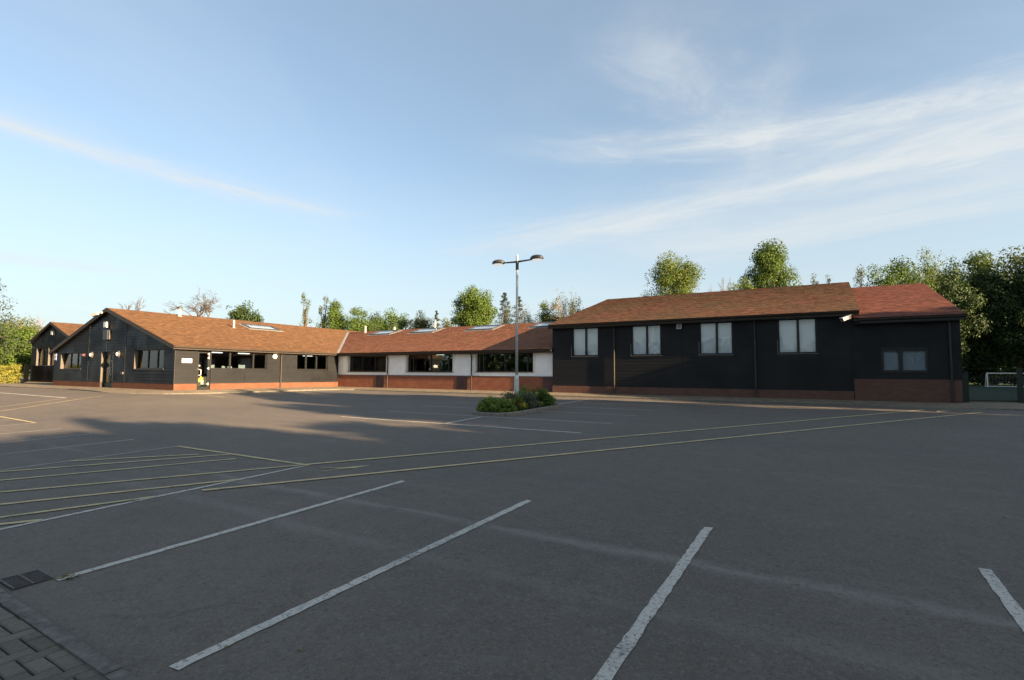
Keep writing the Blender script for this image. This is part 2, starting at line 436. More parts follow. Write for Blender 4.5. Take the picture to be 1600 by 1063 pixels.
# ------------------------------------------------------------------ mesh helpers
class MB:
    def __init__(s):
        s.v, s.f = [], []
    def quad(s, *pts):
        i = len(s.v)
        s.v += [tuple(p) for p in pts]
        s.f.append(tuple(range(i, i + len(pts))))
    def box(s, a, b):
        (x0, y0, z0), (x1, y1, z1) = a, b
        x0, x1 = min(x0, x1), max(x0, x1)
        y0, y1 = min(y0, y1), max(y0, y1)
        z0, z1 = min(z0, z1), max(z0, z1)
        i = len(s.v)
        s.v += [(x0, y0, z0), (x1, y0, z0), (x1, y1, z0), (x0, y1, z0), (x0, y0, z1), (x1, y0, z1), (x1, y1, z1), (x0, y1, z1)]
        s.f += [tuple(i + k for k in q) for q in ((0, 3, 2, 1), (4, 5, 6, 7), (0, 1, 5, 4), (1, 2, 6, 5), (2, 3, 7, 6), (3, 0, 4, 7))]
    def hexa(s, p):
        """8 points: bottom loop 0-3, top loop 4-7"""
        i = len(s.v)
        s.v += [tuple(q) for q in p]
        s.f += [tuple(i + k for k in q) for q in ((0, 3, 2, 1), (4, 5, 6, 7), (0, 1, 5, 4), (1, 2, 6, 5), (2, 3, 7, 6), (3, 0, 4, 7))]
    def tube(s, pts, rad, n=8, caps=True):
        pts = [Vector(p) for p in pts]
        if not isinstance(rad, (list, tuple)):
            rad = [rad] * len(pts)
        rings = []
        ref = None
        for i, p in enumerate(pts):
            d = (pts[min(i + 1, len(pts) - 1)] - pts[max(i - 1, 0)])
            if d.length < 1e-9:
                d = Vector((0, 0, 1))
            d.normalize()
            if ref is None:
                ref = Vector((1, 0, 0)) if abs(d.x) < 0.8 else Vector((0, 1, 0))
            a = (ref - d * ref.dot(d))
            if a.length < 1e-6:
                a = d.orthogonal()
            a.normalize()
            ref = a
            b = d.cross(a)
            base = len(s.v)
            for k in range(n):
                t = 2 * math.pi * k / n
                q = p + (a * math.cos(t) + b * math.sin(t)) * rad[i]
                s.v.append(tuple(q))
            rings.append(base)
        for r0, r1 in zip(rings, rings[1:]):
            for k in range(n):
                s.f.append((r0 + k, r0 + (k + 1) % n, r1 + (k + 1) % n, r1 + k))
        if caps:
            s.f.append(tuple(rings[0] + k for k in reversed(range(n))))
            s.f.append(tuple(rings[-1] + k for k in range(n)))
    def prism(s, poly, z0, z1):
        n = len(poly)
        i = len(s.v)
        s.v += [(x, y, z0) for x, y in poly] + [(x, y, z1) for x, y in poly]
        s.f.append(tuple(i + k for k in reversed(range(n))))
        s.f.append(tuple(i + n + k for k in range(n)))
        for k in range(n):
            s.f.append((i + k, i + (k + 1) % n, i + n + (k + 1) % n, i + n + k))
    def lathe(s, c, prof, n=16, sx=1.0, sy=1.0):
        rings = []
        for r, z in prof:
            b = len(s.v)
            for k in range(n):
                t = 2 * math.pi * k / n
                s.v.append((c[0] + r * sx * math.cos(t), c[1] + r * sy * math.sin(t), c[2] + z))
            rings.append(b)
        for r0, r1 in zip(rings, rings[1:]):
            for k in range(n):
                s.f.append((r0 + k, r0 + (k + 1) % n, r1 + (k + 1) % n, r1 + k))
        s.f.append(tuple(rings[0] + k for k in reversed(range(n))))
        s.f.append(tuple(rings[-1] + k for k in range(n)))
    def mesh(s, name, material, smooth=False, tint=None):
        me = bpy.data.meshes.new(name)
        me.from_pydata(s.v, [], s.f)
        if material is not None:
            me.materials.append(material)
        if smooth:
            me.polygons.foreach_set('use_smooth', [True] * len(me.polygons))
        if tint is not None:
            at = me.attributes.new('tint', 'FLOAT', 'FACE')
            at.data.foreach_set('value', tint)
        me.update()
        return me
    def build(s, name, material, parent=None, smooth=False, tint=None, kind=None):
        return link(name, s.mesh(name, material, smooth, tint), parent, kind)


def link(name, me, parent=None, kind=None, loc=None):
    o = bpy.data.objects.new(name, me)
    C.objects.link(o)
    if loc is not None:
        o.location = loc
    if parent is not None:
        o.parent = parent
        o.matrix_parent_inverse = wmat(parent).inverted()
    if kind:
        o['kind'] = kind
    return o


def wmat(o):
    mm = o.matrix_basis.copy()
    if o.parent is not None:
        mm = wmat(o.parent) @ o.matrix_parent_inverse @ mm
    return mm


def thing(name, label, cat, loc, group=None):
    o = bpy.data.objects.new(name, None)
    o.empty_display_size = 0.2
    C.objects.link(o)
    o.location = loc
    tag(o, label, cat, group)
    return o


def tag(o, label, cat, group=None):
    o['label'] = label
    o['category'] = cat
    if group:
        o['group'] = group
    return o


def struct(o):
    o['kind'] = 'structure'
    return o


def copy_part(o, parent):
    c = o.copy()
    C.objects.link(c)
    c.parent = parent
    return c


# ------------------------------------------------------------------ ground
def sm(t):
    t = max(0.0, min(1.0, t))
    return t * t * (3 - 2 * t)


def gz(x, y):
    """height of the tarmac: a 1-in-40 fall to the drain beside the camera, level by the buildings"""
    yy = max(y, -14.0)
    h = 0.0012 * x + 0.0243 * yy
    a = sm((-x - 20) / 9) * sm((y - 5) / 8)
    h = h * (1 - a) + 0.59 * a
    k = sm((y - 23) / 4)
    return h * (1 - k) + 0.6 * k


def frange(a, b, s):
    n = max(1, int(round((b - a) / s)))
    return [a + (b - a) * i / n for i in range(n + 1)]


def sheet(name, xs, ys, zf, material):
    mb = MB()
    nx = len(xs)
    for y in ys:
        for x in xs:
            mb.v.append((x, y, zf(x, y)))
    for j in range(len(ys) - 1):
        for i in range(nx - 1):
            mb.f.append((j * nx + i, j * nx + i + 1, (j + 1) * nx + i + 1, (j + 1) * nx + i))
    return mb.build(name, material, smooth=True)


def grass_z(x, y):
    if -94 < x < 16 and -24 < y < 27.5:
        return gz(x, y) - 0.45
    return gz(x, y) - (0.05 if y < 30 else 0.02)


gx_ = [-900, -500, -300, -200, -140, -110] + frange(-96, 20, 4) + [30, 50, 80, 120, 200, 300, 500, 900]
gy_ = [-900, -500, -250, -120, -60, -40] + frange(-26, 32, 2) + [40, 60, 90, 140, 200, 300, 500, 900]
struct(sheet('ground', gx_, gy_, grass_z, M['grass']))
car_park = struct(sheet('car_park', frange(-92, 14, 1.0), frange(-22, 26.5, 0.5), gz, M['asphalt']))


def strip(name, a, b, wd, material, parent=car_park, dz=0.005):
    """a painted stripe that follows the tarmac, with slightly ragged ends and edges"""
    a, b = Vector(a), Vector(b)
    d = b - a
    L = d.length
    d.normalize()
    nrm = Vector((-d.y, d.x))
    n = max(2, int(L / 0.07))
    mb = MB()
    for i in range(n + 1):
        c = a + d * (L * i / n)
        for sgn in (-1, 1):
            q = c + nrm * sgn * (wd / 2 + random.uniform(-.007, .005))
            if i in (0, n):
                q += d * random.uniform(-.012, .012)
            mb.v.append((q.x, q.y, gz(q.x, q.y) + dz))
    for i in range(n):
        mb.f.append((2 * i, 2 * i + 1, 2 * i + 3, 2 * i + 2)[::-1])
    return mb.build(name, material, parent)


def plate(name, poly, material, parent=car_park, dz=0.006):
    mb = MB()
    mb.quad(*[(x, y, gz(x, y) + dz) for x, y in poly])
    return mb.build(name, material, parent)


WL, WW, YL = M['white_line'], M['white_worn'], M['yellow_line']
# near bays
for x, y0, y1 in ((-5.285, 1.79, 5.76), (-3.18, 1.62, 5.72), (-1.07, 1.60, 5.70), (1.055, 1.55, 5.69), (3.17, 1.5, 5.7), (5.29, 1.5, 5.7), (7.4, 1.5, 5.7)):
    strip('bay_line', (x, y0), (x, y1), 0.088, WL)
# hatched box between the near bays
strip('bay_line', (-7.42, 1.2), (-7.53, 5.86), 0.075, WL)
strip('bay_line', (-11.62, 1.4), (-11.72, 5.84), 0.07, WW)
strip('hatch_edge_line', (-11.72, 5.86), (-7.50, 5.84), 0.085, YL, dz=0.009)
for a, b in (((-11.62, 4.02), (-10.3, 5.53)), ((-11.6, 2.85), (-9.75, 5.82)), ((-11.3, 1.45), (-9.2, 5.6)), ((-10.4, 1.3), (-7.62, 5.80)),
             ((-9.4, 1.2), (-7.50, 4.62)), ((-8.5, 0.9), (-7.49, 3.50)), ((-8.1, 1.4), (-7.47, 2.36))):
    strip('hatch_line', a, b, 0.085, YL, dz=0.009)
# bays further left
for x, y1 in ((-13.75, 5.9), (-15.82, 5.86), (-17.92, 5.95), (-20.35, 6.15), (-22.5, 6.1)):
    strip('bay_line', (x, 1.3), (x, y1), 0.085, WW)
strip('hatch_edge_line', (-26.6, 6.36), (-20.5, 6.16), 0.09, YL, dz=0.009)
strip('path_line', (-24.6, 4.0), (-28.8, 11.0), 0.10, YL, dz=0.009)
strip('path_line', (-27.3, 5.2), (-29.4, 9.9), 0.10, YL, dz=0.009)
strip('bay_line', (-46.0, 10.2), (-29.8, 9.98), 0.12, WL)
strip('path_line', (-26.9, 14.35), (-24.9, 14.45), 0.09, YL, dz=0.009)
# pedestrian route across to the gate
strip('path_line', (-7.62, 5.80), (2.80, 22.30), 0.10, YL, dz=0.011)
strip('path_line', (-7.28, 3.98), (4.24, 22.05), 0.10, YL, dz=0.011)
plate('route_arrow', [(-6.93, 5.86), (-6.64, 6.05), (-6.58, 6.38)], YL)
plate('route_arrow', [(-7.12, 5.76), (-7.08, 5.82), (-6.76, 6.02), (-6.80, 5.94)], YL, dz=0.010)
plate('route_arrow', [(-6.90, 5.63), (-6.86, 5.66), (-6.70, 5.99), (-6.78, 5.94)], YL, dz=0.010)
plate('route_arrow', [(3.05, 21.6), (3.3, 21.9), (3.5, 22.35), (3.1, 22.1)], YL, dz=0.010)
# middle bays round the island
for y in (11.70, 13.84):
    strip('bay_line', (-13.48, y), (-5.08, y), 0.10, WL if y < 12 else WW)
for y in (16.22, 18.28, 20.4, 22.4):
    strip('bay_line', (-13.9, y), (-10.25, y), 0.09, WW)
    strip('bay_line', (-8.75, y), (-5.15, y), 0.09, WW)
strip('bay_line', (-9.25, 11.62), (-9.38, 13.72), 0.09, WL)
strip('bay_line', (-9.40, 18.95), (-9.36, 22.3), 0.10, WL)

# pavements -------------------------------------------------------
PZ = 0.712
edge = [(-95, 12.6), (-45.5, 12.7), (-38.8, 13.05), (-35.0, 12.75), (-31.5, 12.25), (-29.4, 12.45), (-28.0, 13.2), (-27.35, 14.5), (-27.15, 17.5), (-27.05, 22.0), (-26.6, 23.2), (-25.8, 23.58), (-16, 23.66), (-8.0, 23.62), (-1.0, 23.58), (0.9, 23.5), (1.9, 23.35), (3.2, 23.4), (12.5, 23.4)]


def offset_poly(pts, d):
    out = []
    for i, p in enumerate(pts):
        a = Vector(pts[max(i - 1, 0)])
        b = Vector(pts[min(i + 1, len(pts) - 1)])
        t = (b - a).normalized()
        n = Vector((-t.y, t.x))
        out.append((p[0] + n.x * d, p[1] + n.y * d))
    return out


def drop(x, y):
    """top of the kerb: a low upstand that dips at the fire exit and at the gate"""
    d = 1.0
    for cx, cy, r in ((-29.6, 12.5, 4.0), (3.2, 23.4, 2.2)):
        d = min(d, sm(((x - cx) ** 2 + (y - cy) ** 2) ** 0.5 / r - 0.35))
    return gz(x, y) + 0.025 + 0.045 * d


inner = offset_poly(edge, 0.125)
back = offset_poly(edge, 1.10)
mx_ = -1e9
for i, p in enumerate(back):
    mx_ = max(mx_ + .001, p[0])
    back[i] = (mx_, p[1])
mb = MB()
for i in range(len(inner) - 1):
    n_ = max(1, int((Vector(inner[i + 1]) - Vector(inner[i])).length / 1.5))
    for q in range(n_):
        t0, t1 = q / n_, (q + 1) / n_
        l_ = lambda a, b, t: (a[0] + (b[0] - a[0]) * t, a[1] + (b[1] - a[1]) * t)
        a0, a1 = l_(inner[i], inner[i + 1], t0), l_(inner[i], inner[i + 1], t1)
        b0, b1 = l_(back[i], back[i + 1], t0), l_(back[i], back[i + 1], t1)
        mb.quad((*a0, drop(*a0) - .003), (*a1, drop(*a1) - .003), (*b1, PZ), (*b0, PZ))
        mb.quad((*b0, PZ), (*b1, PZ), (b1[0], 27.0, PZ), (b0[0], 27.0, PZ))
pavement = struct(mb.build('pavement', M['concrete']))


def kerb_run(pts, parent, material, step, wd, ztop, rand=0.003):
    """individual kerb stones along a polyline"""
    segs = []
    for a, b in zip(pts, pts[1:]):
        a, b = Vector(a), Vector(b)
        segs.append((a, b, (b - a).length))
    tot = sum(s_[2] for s_ in segs)
    def at(t):
        for a, b, L in segs:
            if t <= L:
                return a + (b - a) * (t / L), (b - a).normalized()
            t -= L
        return segs[-1][1], (segs[-1][1] - segs[-1][0]).normalized()
    n = int(tot / step)
    for i in range(n):
        p0, d0 = at(i * tot / n + 0.006)
        p1, d1 = at((i + 1) * tot / n - 0.006)
        n0, n1 = Vector((-d0.y, d0.x)), Vector((-d1.y, d1.x))
        j = random.uniform(-rand, rand)
        z0, z1 = ztop(p0.x, p0.y) + j, ztop(p1.x, p1.y) + j
        b0, b1 = gz(p0.x, p0.y) - 0.12, gz(p1.x, p1.y) - 0.12
        q0, q1 = p0 + n0 * wd, p1 + n1 * wd
        c0, c1 = p0 + n0 * 0.022, p1 + n1 * 0.022
        k = MB()
        # front face chamfered at the top
        k.v = [(p0.x, p0.y, b0), (p1.x, p1.y, b1), (p1.x, p1.y, z1 - .025), (p0.x, p0.y, z0 - .025), (c0.x, c0.y, z0), (c1.x, c1.y, z1), (q1.x, q1.y, z1), (q0.x, q0.y, z0), (q0.x, q0.y, b0), (q1.x, q1.y, b1)]
        k.f = [(0, 1, 2, 3), (3, 2, 5, 4), (4, 5, 6, 7), (7, 6, 9, 8), (0, 3, 4, 7, 8), (1, 9, 6, 5, 2)]
        k.build('kerb_stone', material, parent)


vis_edge = [p for p in edge if p[0] > -60]
vis_edge = [(-58, 12.65)] + vis_edge
kerb_run(vis_edge, pavement, M['kerb'], 0.915, 0.125, drop)

# block paved strip at the near left, with a flush kerb and a channel grate
near_paving = struct(sheet('block_paving', frange(-9, -1.5, 0.5), frange(-1.0, 1.405, 0.2), lambda x, y: gz(x, y) + 0.010, M['soil']))


def paver_mesh(lx, ly):
    k = MB()
    g, b, t = 0.004, 0.007, 0.05
    x0, x1, y0, y1 = g, lx - g, g, ly - g
    k.v = [(x0, y0, -t), (x1, y0, -t), (x1, y1, -t), (x0, y1, -t), (x0, y0, -b), (x1, y0, -b), (x1, y1, -b), (x0, y1, -b), (x0 + b, y0 + b, 0), (x1 - b, y0 + b, 0), (x1 - b, y1 - b, 0), (x0 + b, y1 - b, 0)]
    k.f = [(0, 1, 5, 4), (1, 2, 6, 5), (2, 3, 7, 6), (3, 0, 4, 7), (4, 5, 9, 8), (5, 6, 10, 9), (6, 7, 11, 10), (7, 4, 8, 11), (8, 9, 10, 11)]
    return k.mesh('paving_block', M['paver'])


def m_paver():
    mt, k, out = mat('grey_paving_block')
    p = k.n('ShaderNodeNewGeometry').outputs['Position']
    ri = k.n('ShaderNodeObjectInfo').outputs['Random']
    n = k.noise(p, 40.0, 4.0, 0.7)
    n2 = k.noise(p, 3.0, 4.0)
    c = k.mix(ri, (0.100, 0.088, 0.068), (0.145, 0.125, 0.098))
    c = k.mix(k.ramp(n, 0.45, 0.7, 0.0, 0.5), c, (0.18, 0.16, 0.13))
    c = k.mix(k.ramp(n2, 0.45, 0.7, 0.0, 0.45), c, (0.075, 0.070, 0.050))
    c = k.mix(k.ramp(k.noise(p, 90.0, 2.0), 0.66, 0.72, 0.0, 0.7), c, (0.30, 0.28, 0.24))
    finish(k, out, c, 0.85, n, 0.5, 0.004, 0.25)
    return mt


M['paver'] = m_paver()
U = 0.098
blocks = {(2, 1): paver_mesh(2 * U, U), (1, 2): paver_mesh(U, 2 * U), (1, 1): paver_mesh(U, U)}
cnt = 0
JT = 13                               # last whole row before the kerb
for i in range(-58, -24):
    for j in range(1, JT + 1):
        c = (i - j) % 4
        if c == 0:
            sh = (2, 1)
        elif c == 3:
            sh = (1, 2) if j < JT else (1, 1)
        else:
            continue
        x, y = i * U, j * U + 0.012
        # keep what the picture can see
        if y < 1.30 - (x + 4.62) * 0.26 - 0.75 or x > -2.9:
            continue
        o = link('paving_block', blocks[sh], near_paving)
        o.location = (x, y, gz(x, y) + 0.030 + random.uniform(-.003, .003))
        o.rotation_euler = (random.uniform(-.012, .012), random.uniform(-.012, .012), random.uniform(-.012, .012))
        cnt += 1
# laid right to left, so that its width lies on the -Y side
kerb_run([(-1.5, 1.455), (-9.0, 1.535)], near_paving, M['kerbgrey'], 0.60, 0.105, lambda x, y: gz(x, y) + 0.034, 0.003)

grate = thing('drain_grate', 'rusty cast iron drain grate in the tarmac beside the near kerb', 'drain grate', (-5.5, 1.68, gz(-5.6, 1.68)))
gx0, gx1, gy0, gy1 = -5.68, -5.345, 1.535, 1.795
zt = gz(-5.5, 1.68) + 0.007
k = MB(); k.box((gx0, gy0, zt - 0.03), (gx1, gy1, zt - 0.005)); k.build('pit', M['hole'], grate)
for yy in (gy0, gy0 + .118, gy1 - .016):
    k = MB(); k.box((gx0, yy, zt - 0.004), (gx1, yy + .016, zt + 0.0045)); k.build('cross_bar', M['kerbgrey'], grate)
for x in (gx0, gx1 - .012):
    k = MB(); k.box((x, gy0 + .016, zt - 0.0045), (x + .012, gy1 - .016, zt + 0.002)); k.build('side_rail', M['iron'], grate)
for q in range(9):
    x = gx0 + .024 + q * (gx1 - gx0 - .05) / 8.6
    for y0, y1 in ((gy0 + .0165, gy0 + .1175), (gy0 + .1345, gy1 - .0165)):
        k = MB(); k.box((x, y0, zt - 0.0045), (x + .017, y1, zt + 0.001)); k.build('bar', M['iron'], grate)
# fallen leaves by the grate
lf = MB()
for q in range(26):
    x, y = -5.33 + random.gauss(0.05, .05), 1.86 + random.gauss(0, .035)
    z = gz(x, y) + 0.006 + random.uniform(0, .012)
    a = random.uniform(0, 6.28); s_ = random.uniform(.012, .024)
    dx, dy = math.cos(a) * s_, math.sin(a) * s_
    lf.quad((x - dx, y - dy, z), (x + dy * .6, y - dx * .6, z + random.uniform(0, .008)), (x + dx, y + dy, z), (x - dy * .6, y + dx * .6, z + random.uniform(0, .008)))
o = lf.build('leaf_litter', M['deadleaf'], kind='stuff')
tag(o, 'small heap of brown fallen leaves beside the drain grate', 'leaves')
sc_ = MB()
for x, y in ((-8.95, 22.75), (-8.88, 22.79)):
    z = gz(x, y) + .006
    sc_.quad((x - .05, y - .02, z), (x + .04, y - .04, z + .02), (x + .06, y + .03, z + .035), (x - .03, y + .04, z + .012))
o = sc_.build('paper_scrap', M['trim']); tag(o, 'white scrap of paper lying by the kerb before the black hall', 'litter')
lv = MB()
for q in range(90):
    x, y = random.uniform(-8, 7), random.uniform(1.7, 12)
    z = gz(x, y) + .006
    a = random.uniform(0, 6.28); s_ = random.uniform(.010, .022)
    dx, dy = math.cos(a) * s_, math.sin(a) * s_
    lv.quad((x - dx, y - dy, z), (x + dy * .6, y - dx * .6, z + random.uniform(0, .008)), (x + dx, y + dy, z), (x - dy * .6, y + dx * .6, z + random.uniform(0, .008)))
o = lv.build('scattered_leaves', M['deadleaf'], kind='stuff'); tag(o, 'few dry leaf scraps scattered over the tarmac', 'leaves')
# pale grit scattered on the tarmac
gr = MB()
for q in range(420):
    x, y = random.uniform(-9, 9), random.uniform(1.6, 14)
    s_ = random.uniform(.003, .009)
    z = gz(x, y) + .004
    gr.quad((x - s_, y, z), (x, y - s_, z), (x + s_, y, z)); gr.quad((x - s_, y, z), (x, y, z + s_ * 1.2), (x, y - s_, z)); gr.quad((x, y - s_, z), (x, y, z + s_ * 1.2), (x + s_, y, z))
o = gr.build('grit', M['kerb'], kind='stuff')
tag(o, 'loose pale grit scattered over the tarmac', 'grit')

# sports pitch behind the gate
k = MB(); k.quad((5.0, 27.2, 0.612), (60, 27.2, 0.612), (60, 84, 0.612), (5.0, 84, 0.612))
pitch = struct(k.build('sports_pitch', M['turf']))
for a, b in (((5.4, 31.0), (60, 31.0)), ((5.4, 31.0), (5.4, 80))):
    a_, b_ = Vector(a), Vector(b)
    k = MB()
    if abs(a[1] - b[1]) < .1:
        k.quad((a[0], a[1], .62), (b[0], b[1], .62), (b[0], b[1] + .1, .62), (a[0], a[1] + .1, .62))
    else:
        k.quad((a[0], a[1], .621), (a[0] + .1, a[1], .621), (b[0] + .1, b[1], .621), (b[0], b[1], .621))
    k.build('pitch_line', M['trim'], pitch)


# ------------------------------------------------------------------ building helpers
class Frame:
    """wall frame: origin, direction along the wall, outward normal; v is height (z)"""
    def __init__(s, o, u, n):
        s.o, s.u, s.n = Vector(o), Vector(u), Vector(n)
    def p(s, u, v, d=0.0):
        q = s.o + s.u * u + s.n * d
        return (q.x, q.y, v)


def fbox(F, u0, u1, v0, v1, d0, d1, mb=None):
    mb = mb or MB()
    # choose winding so that normals face out whichever way the frame is handed
    P = [F.p(u0, v0, d1), F.p(u1, v0, d1), F.p(u1, v0, d0), F.p(u0, v0, d0), F.p(u0, v1, d1), F.p(u1, v1, d1), F.p(u1, v1, d0), F.p(u0, v1, d0)]
    if F.u.cross(Vector((0, 0, 1))).dot(F.n) < 0:
        P = [P[1], P[0], P[3], P[2], P[5], P[4], P[7], P[6]]
    mb.hexa(P)
    return mb


def wall_body(name, F, L, v0, v1, openings, material, parent, t=0.25, face=0.0, top=None):
    """solid wall with real openings; top: list of (u,v) gable points above v1"""
    us = sorted({0.0, L} | {o[0] for o in openings} | {o[1] for o in openings})
    vs = sorted({v0, v1} | {o[2] for o in openings if v0 < o[2] < v1} | {o[3] for o in openings if v0 < o[3] < v1})
    us = [u for u in us if 0 <= u <= L]
    solid = {}
    for i in range(len(us) - 1):
        for j in range(len(vs) - 1):
            cu, cv = (us[i] + us[i + 1]) / 2, (vs[j] + vs[j + 1]) / 2
            solid[i, j] = not any(o[0] < cu < o[1] and o[2] < cv < o[3] for o in openings)
    mb = MB()
    for (i, j), sd in solid.items():
        if not sd:
            continue
        a, b, c, d = us[i], us[i + 1], vs[j], vs[j + 1]
        mb.quad(F.p(a, c, face), F.p(b, c, face), F.p(b, d, face), F.p(a, d, face))
        mb.quad(F.p(a, c, face - t), F.p(a, d, face - t), F.p(b, d, face - t), F.p(b, c, face - t))
        if not solid.get((i - 1, j)):
            mb.quad(F.p(a, c, face), F.p(a, d, face), F.p(a, d, face - t), F.p(a, c, face - t))
        if not solid.get((i + 1, j)):
            mb.quad(F.p(b, c, face), F.p(b, c, face - t), F.p(b, d, face - t), F.p(b, d, face))
        if not solid.get((i, j - 1)):
            mb.quad(F.p(a, c, face), F.p(a, c, face - t), F.p(b, c, face - t), F.p(b, c, face))
        if not solid.get((i, j + 1)):
            mb.quad(F.p(a, d, face), F.p(b, d, face), F.p(b, d, face - t), F.p(a, d, face - t))
    if top:
        mb.quad(*[F.p(u, v, face) for u, v in top])
        mb.quad(*[F.p(u, v, face - t) for u, v in reversed(top)])
    return mb.build(name, material, parent)


def planks(F, L, v0, v1, openings, material, parent, pitch=0.15, d0=0.004, joints=(), roof=None, name='weatherboard', lap=0.030):
    """feather-edged boards, each one an object; roof(v) -> (umin, umax) clips rows under a gable"""
    n = max(1, int(round((v1 - v0) / pitch)))
    h = (v1 - v0) / n
    out = []
    for r in range(n):
        a, b = v0 + r * h, v0 + (r + 1) * h
        lo_a, hi_a = (0.0, L)
        lo_b, hi_b = (0.0, L)
        if roof:
            lo_a, hi_a = roof(a)
            lo_b, hi_b = roof(b)
            if hi_a - lo_a < 0.1:
                continue
        ivs = [(lo_a, hi_a)]
        for o in openings:
            if o[2] < b - 0.02 and o[3] > a + 0.02:
                nw = []
                for s_, e in ivs:
                    if o[1] <= s_ or o[0] >= e:
                        nw.append((s_, e))
                    else:
                        if o[0] > s_:
                            nw.append((s_, o[0]))
                        if o[1] < e:
                            nw.append((o[1], e))
                ivs = nw
        for j in joints:
            nw = []
            for s_, e in ivs:
                if s_ + .05 < j < e - .05:
                    nw += [(s_, j - .006), (j + .006, e)]
                else:
                    nw.append((s_, e))
            ivs = nw
        for s_, e in ivs:
            if e - s_ < 0.04:
                continue
            sb = max(s_, lo_b) if roof and abs(s_ - lo_a) < 1e-6 else s_
            eb = min(e, hi_b) if roof and abs(e - hi_a) < 1e-6 else e
            if eb < sb:
                sb = eb = (sb + eb) / 2
            jt = random.uniform(-.0015, .0015)
            to, ti = d0 + lap + jt, d0 + 0.010 + jt
            bb = b + (0.0 if r == n - 1 else 0.002)
            P = [F.p(s_, a, to), F.p(e, a, to), F.p(e, a, d0), F.p(s_, a, d0), F.p(sb, bb, ti), F.p(eb, bb, ti), F.p(eb, bb, d0), F.p(sb, bb, d0)]
            if F.u.cross(Vector((0, 0, 1))).dot(F.n) < 0:
                P = [P[1], P[0], P[3], P[2], P[5], P[4], P[7], P[6]]
            k = MB()
            k.hexa(P)
            out.append(k.build(name, material, parent))
    return out


def window(F, u0, u1, v0, v1, parent, splits=(0.5,), depth=0.14, blind=False, fw=0.055, sill=True, sillmat='sillm', transom=None, name='window', jambs=None):
    """frame ring with mullions as one mesh, panes and sill as its children"""
    k = MB()
    d1, d0 = -depth, -depth - 0.06
    fbox(F, u0, u1, v0, v0 + fw, d0, d1, k)
    fbox(F, u0, u1, v1 - fw, v1, d0, d1, k)
    fbox(F, u0, u0 + fw, v0 + fw, v1 - fw, d0, d1, k)
    fbox(F, u1 - fw, u1, v0 + fw, v1 - fw, d0, d1, k)
    W_ = u1 - u0
    cuts = [u0 + fw]
    for s_ in splits:
        c = u0 + s_ * W_
        fbox(F, c - fw * .8, c + fw * .8, v0 + fw, v1 - fw, d0 - .002, d1 + .012, k)
        cuts += [c - fw * .8, c + fw * .8]
    cuts.append(u1 - fw)
    o = k.build(name, M['frame'], parent)
    for a, b in zip(cuts[::2], cuts[1::2]):
        g = fbox(F, a, b, v0 + fw, v1 - fw, d0 + .02, d0 + .032)
        g.build('pane', M['clearglass' if blind else 'glass'], o)
        if blind:
            g = fbox(F, a - .01, b + .01, v0 + .02, v1 - .02, d0 - .05, d0 - .044)
            g.build('blind', M[blind if isinstance(blind, str) else 'blind'], o)
    if sill:
        g = fbox(F, u0 - .04, u1 + .04, v0 - .035, v0, -depth - .0, 0.055)
        g.build('sill', M[sillmat], o)
    if jambs:
        for a, b in ((u0 - .002, u0 + .012), (u1 - .012, u1 + .002)):
            fbox(F, a, b, v0 + .001, v1 - .001, -depth + .002, 0.02).build('jamb', M[jambs], o)
    return o


def tiles(name, E0, U, Sv, L, Mlen, material, parent, gauge=0.17, tw=0.25, seed=0, lip=0.030):
    """roof slope of real overlapping tiles, E0 = eave corner, U along the eave, Sv up the slope"""
    rnd = random.Random(seed)
    E0, U, Sv = Vector(E0), Vector(U).normalized(), Vector(Sv).normalized()
    N = U.cross(Sv)
    if N.z < 0:
        N = -N
    flip = U.cross(Sv).z < 0
    mb = MB()
    tint = []
    rows = int(math.ceil(Mlen / gauge))
    cols = int(math.ceil(L / tw))
    for r in range(rows):
        v0, v1 = r * gauge - .02, min((r + 1) * gauge + .01, Mlen)
        off = (r % 2) * tw / 2
        for c in range(-1, cols + 1):
            u0, u1 = c * tw + off + .002, (c + 1) * tw + off - .002
            u0, u1 = max(u0, 0), min(u1, L)
            if u1 - u0 < .02:
                continue
            j = rnd.uniform(-.003, .004)
            dl = rnd.uniform(-.006, .006)
            a0, b0 = E0 + U * u0, E0 + U * u1
            lo, hi = lip + j, 0.010 + j * .3
            s1 = rnd.uniform(-.0025, .0025)
            p = [a0 + Sv * (v0 + dl) + N * (lo + s1), b0 + Sv * (v0 + dl) + N * (lo - s1), b0 + Sv * v1 + N * hi, a0 + Sv * v1 + N * hi]
            q = [a0 + Sv * (v0 + dl) + N * .008, b0 + Sv * (v0 + dl) + N * .008]
            t = rnd.random() ** 1.3
            if flip:
                mb.quad(p[3], p[2], p[1], p[0]); mb.quad(p[0], p[1], q[1], q[0])
            else:
                mb.quad(*p); mb.quad(q[0], q[1], p[1], p[0])
            tint += [t, t]
    return mb.build(name, material, parent, tint=tint, kind='stuff')


def slab(P, thick, material, name, parent):
    """deck under a slope: 4 points, thickened downwards"""
    P = [Vector(p) for p in P]
    n = (P[1] - P[0]).cross(P[3] - P[0]).normalized()
    if n.z < 0:
        P = [P[1], P[0], P[3], P[2]]
        n = -n
    k = MB()
    k.hexa([tuple(p - n * thick) for p in P] + [tuple(p) for p in P])
    return k.build(name, material, parent)


def beam(a, b, wdt, hgt, name, material, parent, upv=(0, 0, 1)):
    """rectangular bar from a to b"""
    a, b = Vector(a), Vector(b)
    d = (b - a).normalized()
    upv = Vector(upv)
    s_ = d.cross(upv).normalized()
    t = s_.cross(d)
    k = MB()
    pts = []
    for z in (-1, 1):
        for q, sg in ((a, -1), (a, 1), (b, 1), (b, -1)):
            pts.append(tuple(q + s_ * sg * wdt / 2 + t * z * hgt / 2))
    k.hexa(pts)
    return k.build(name, material, parent)


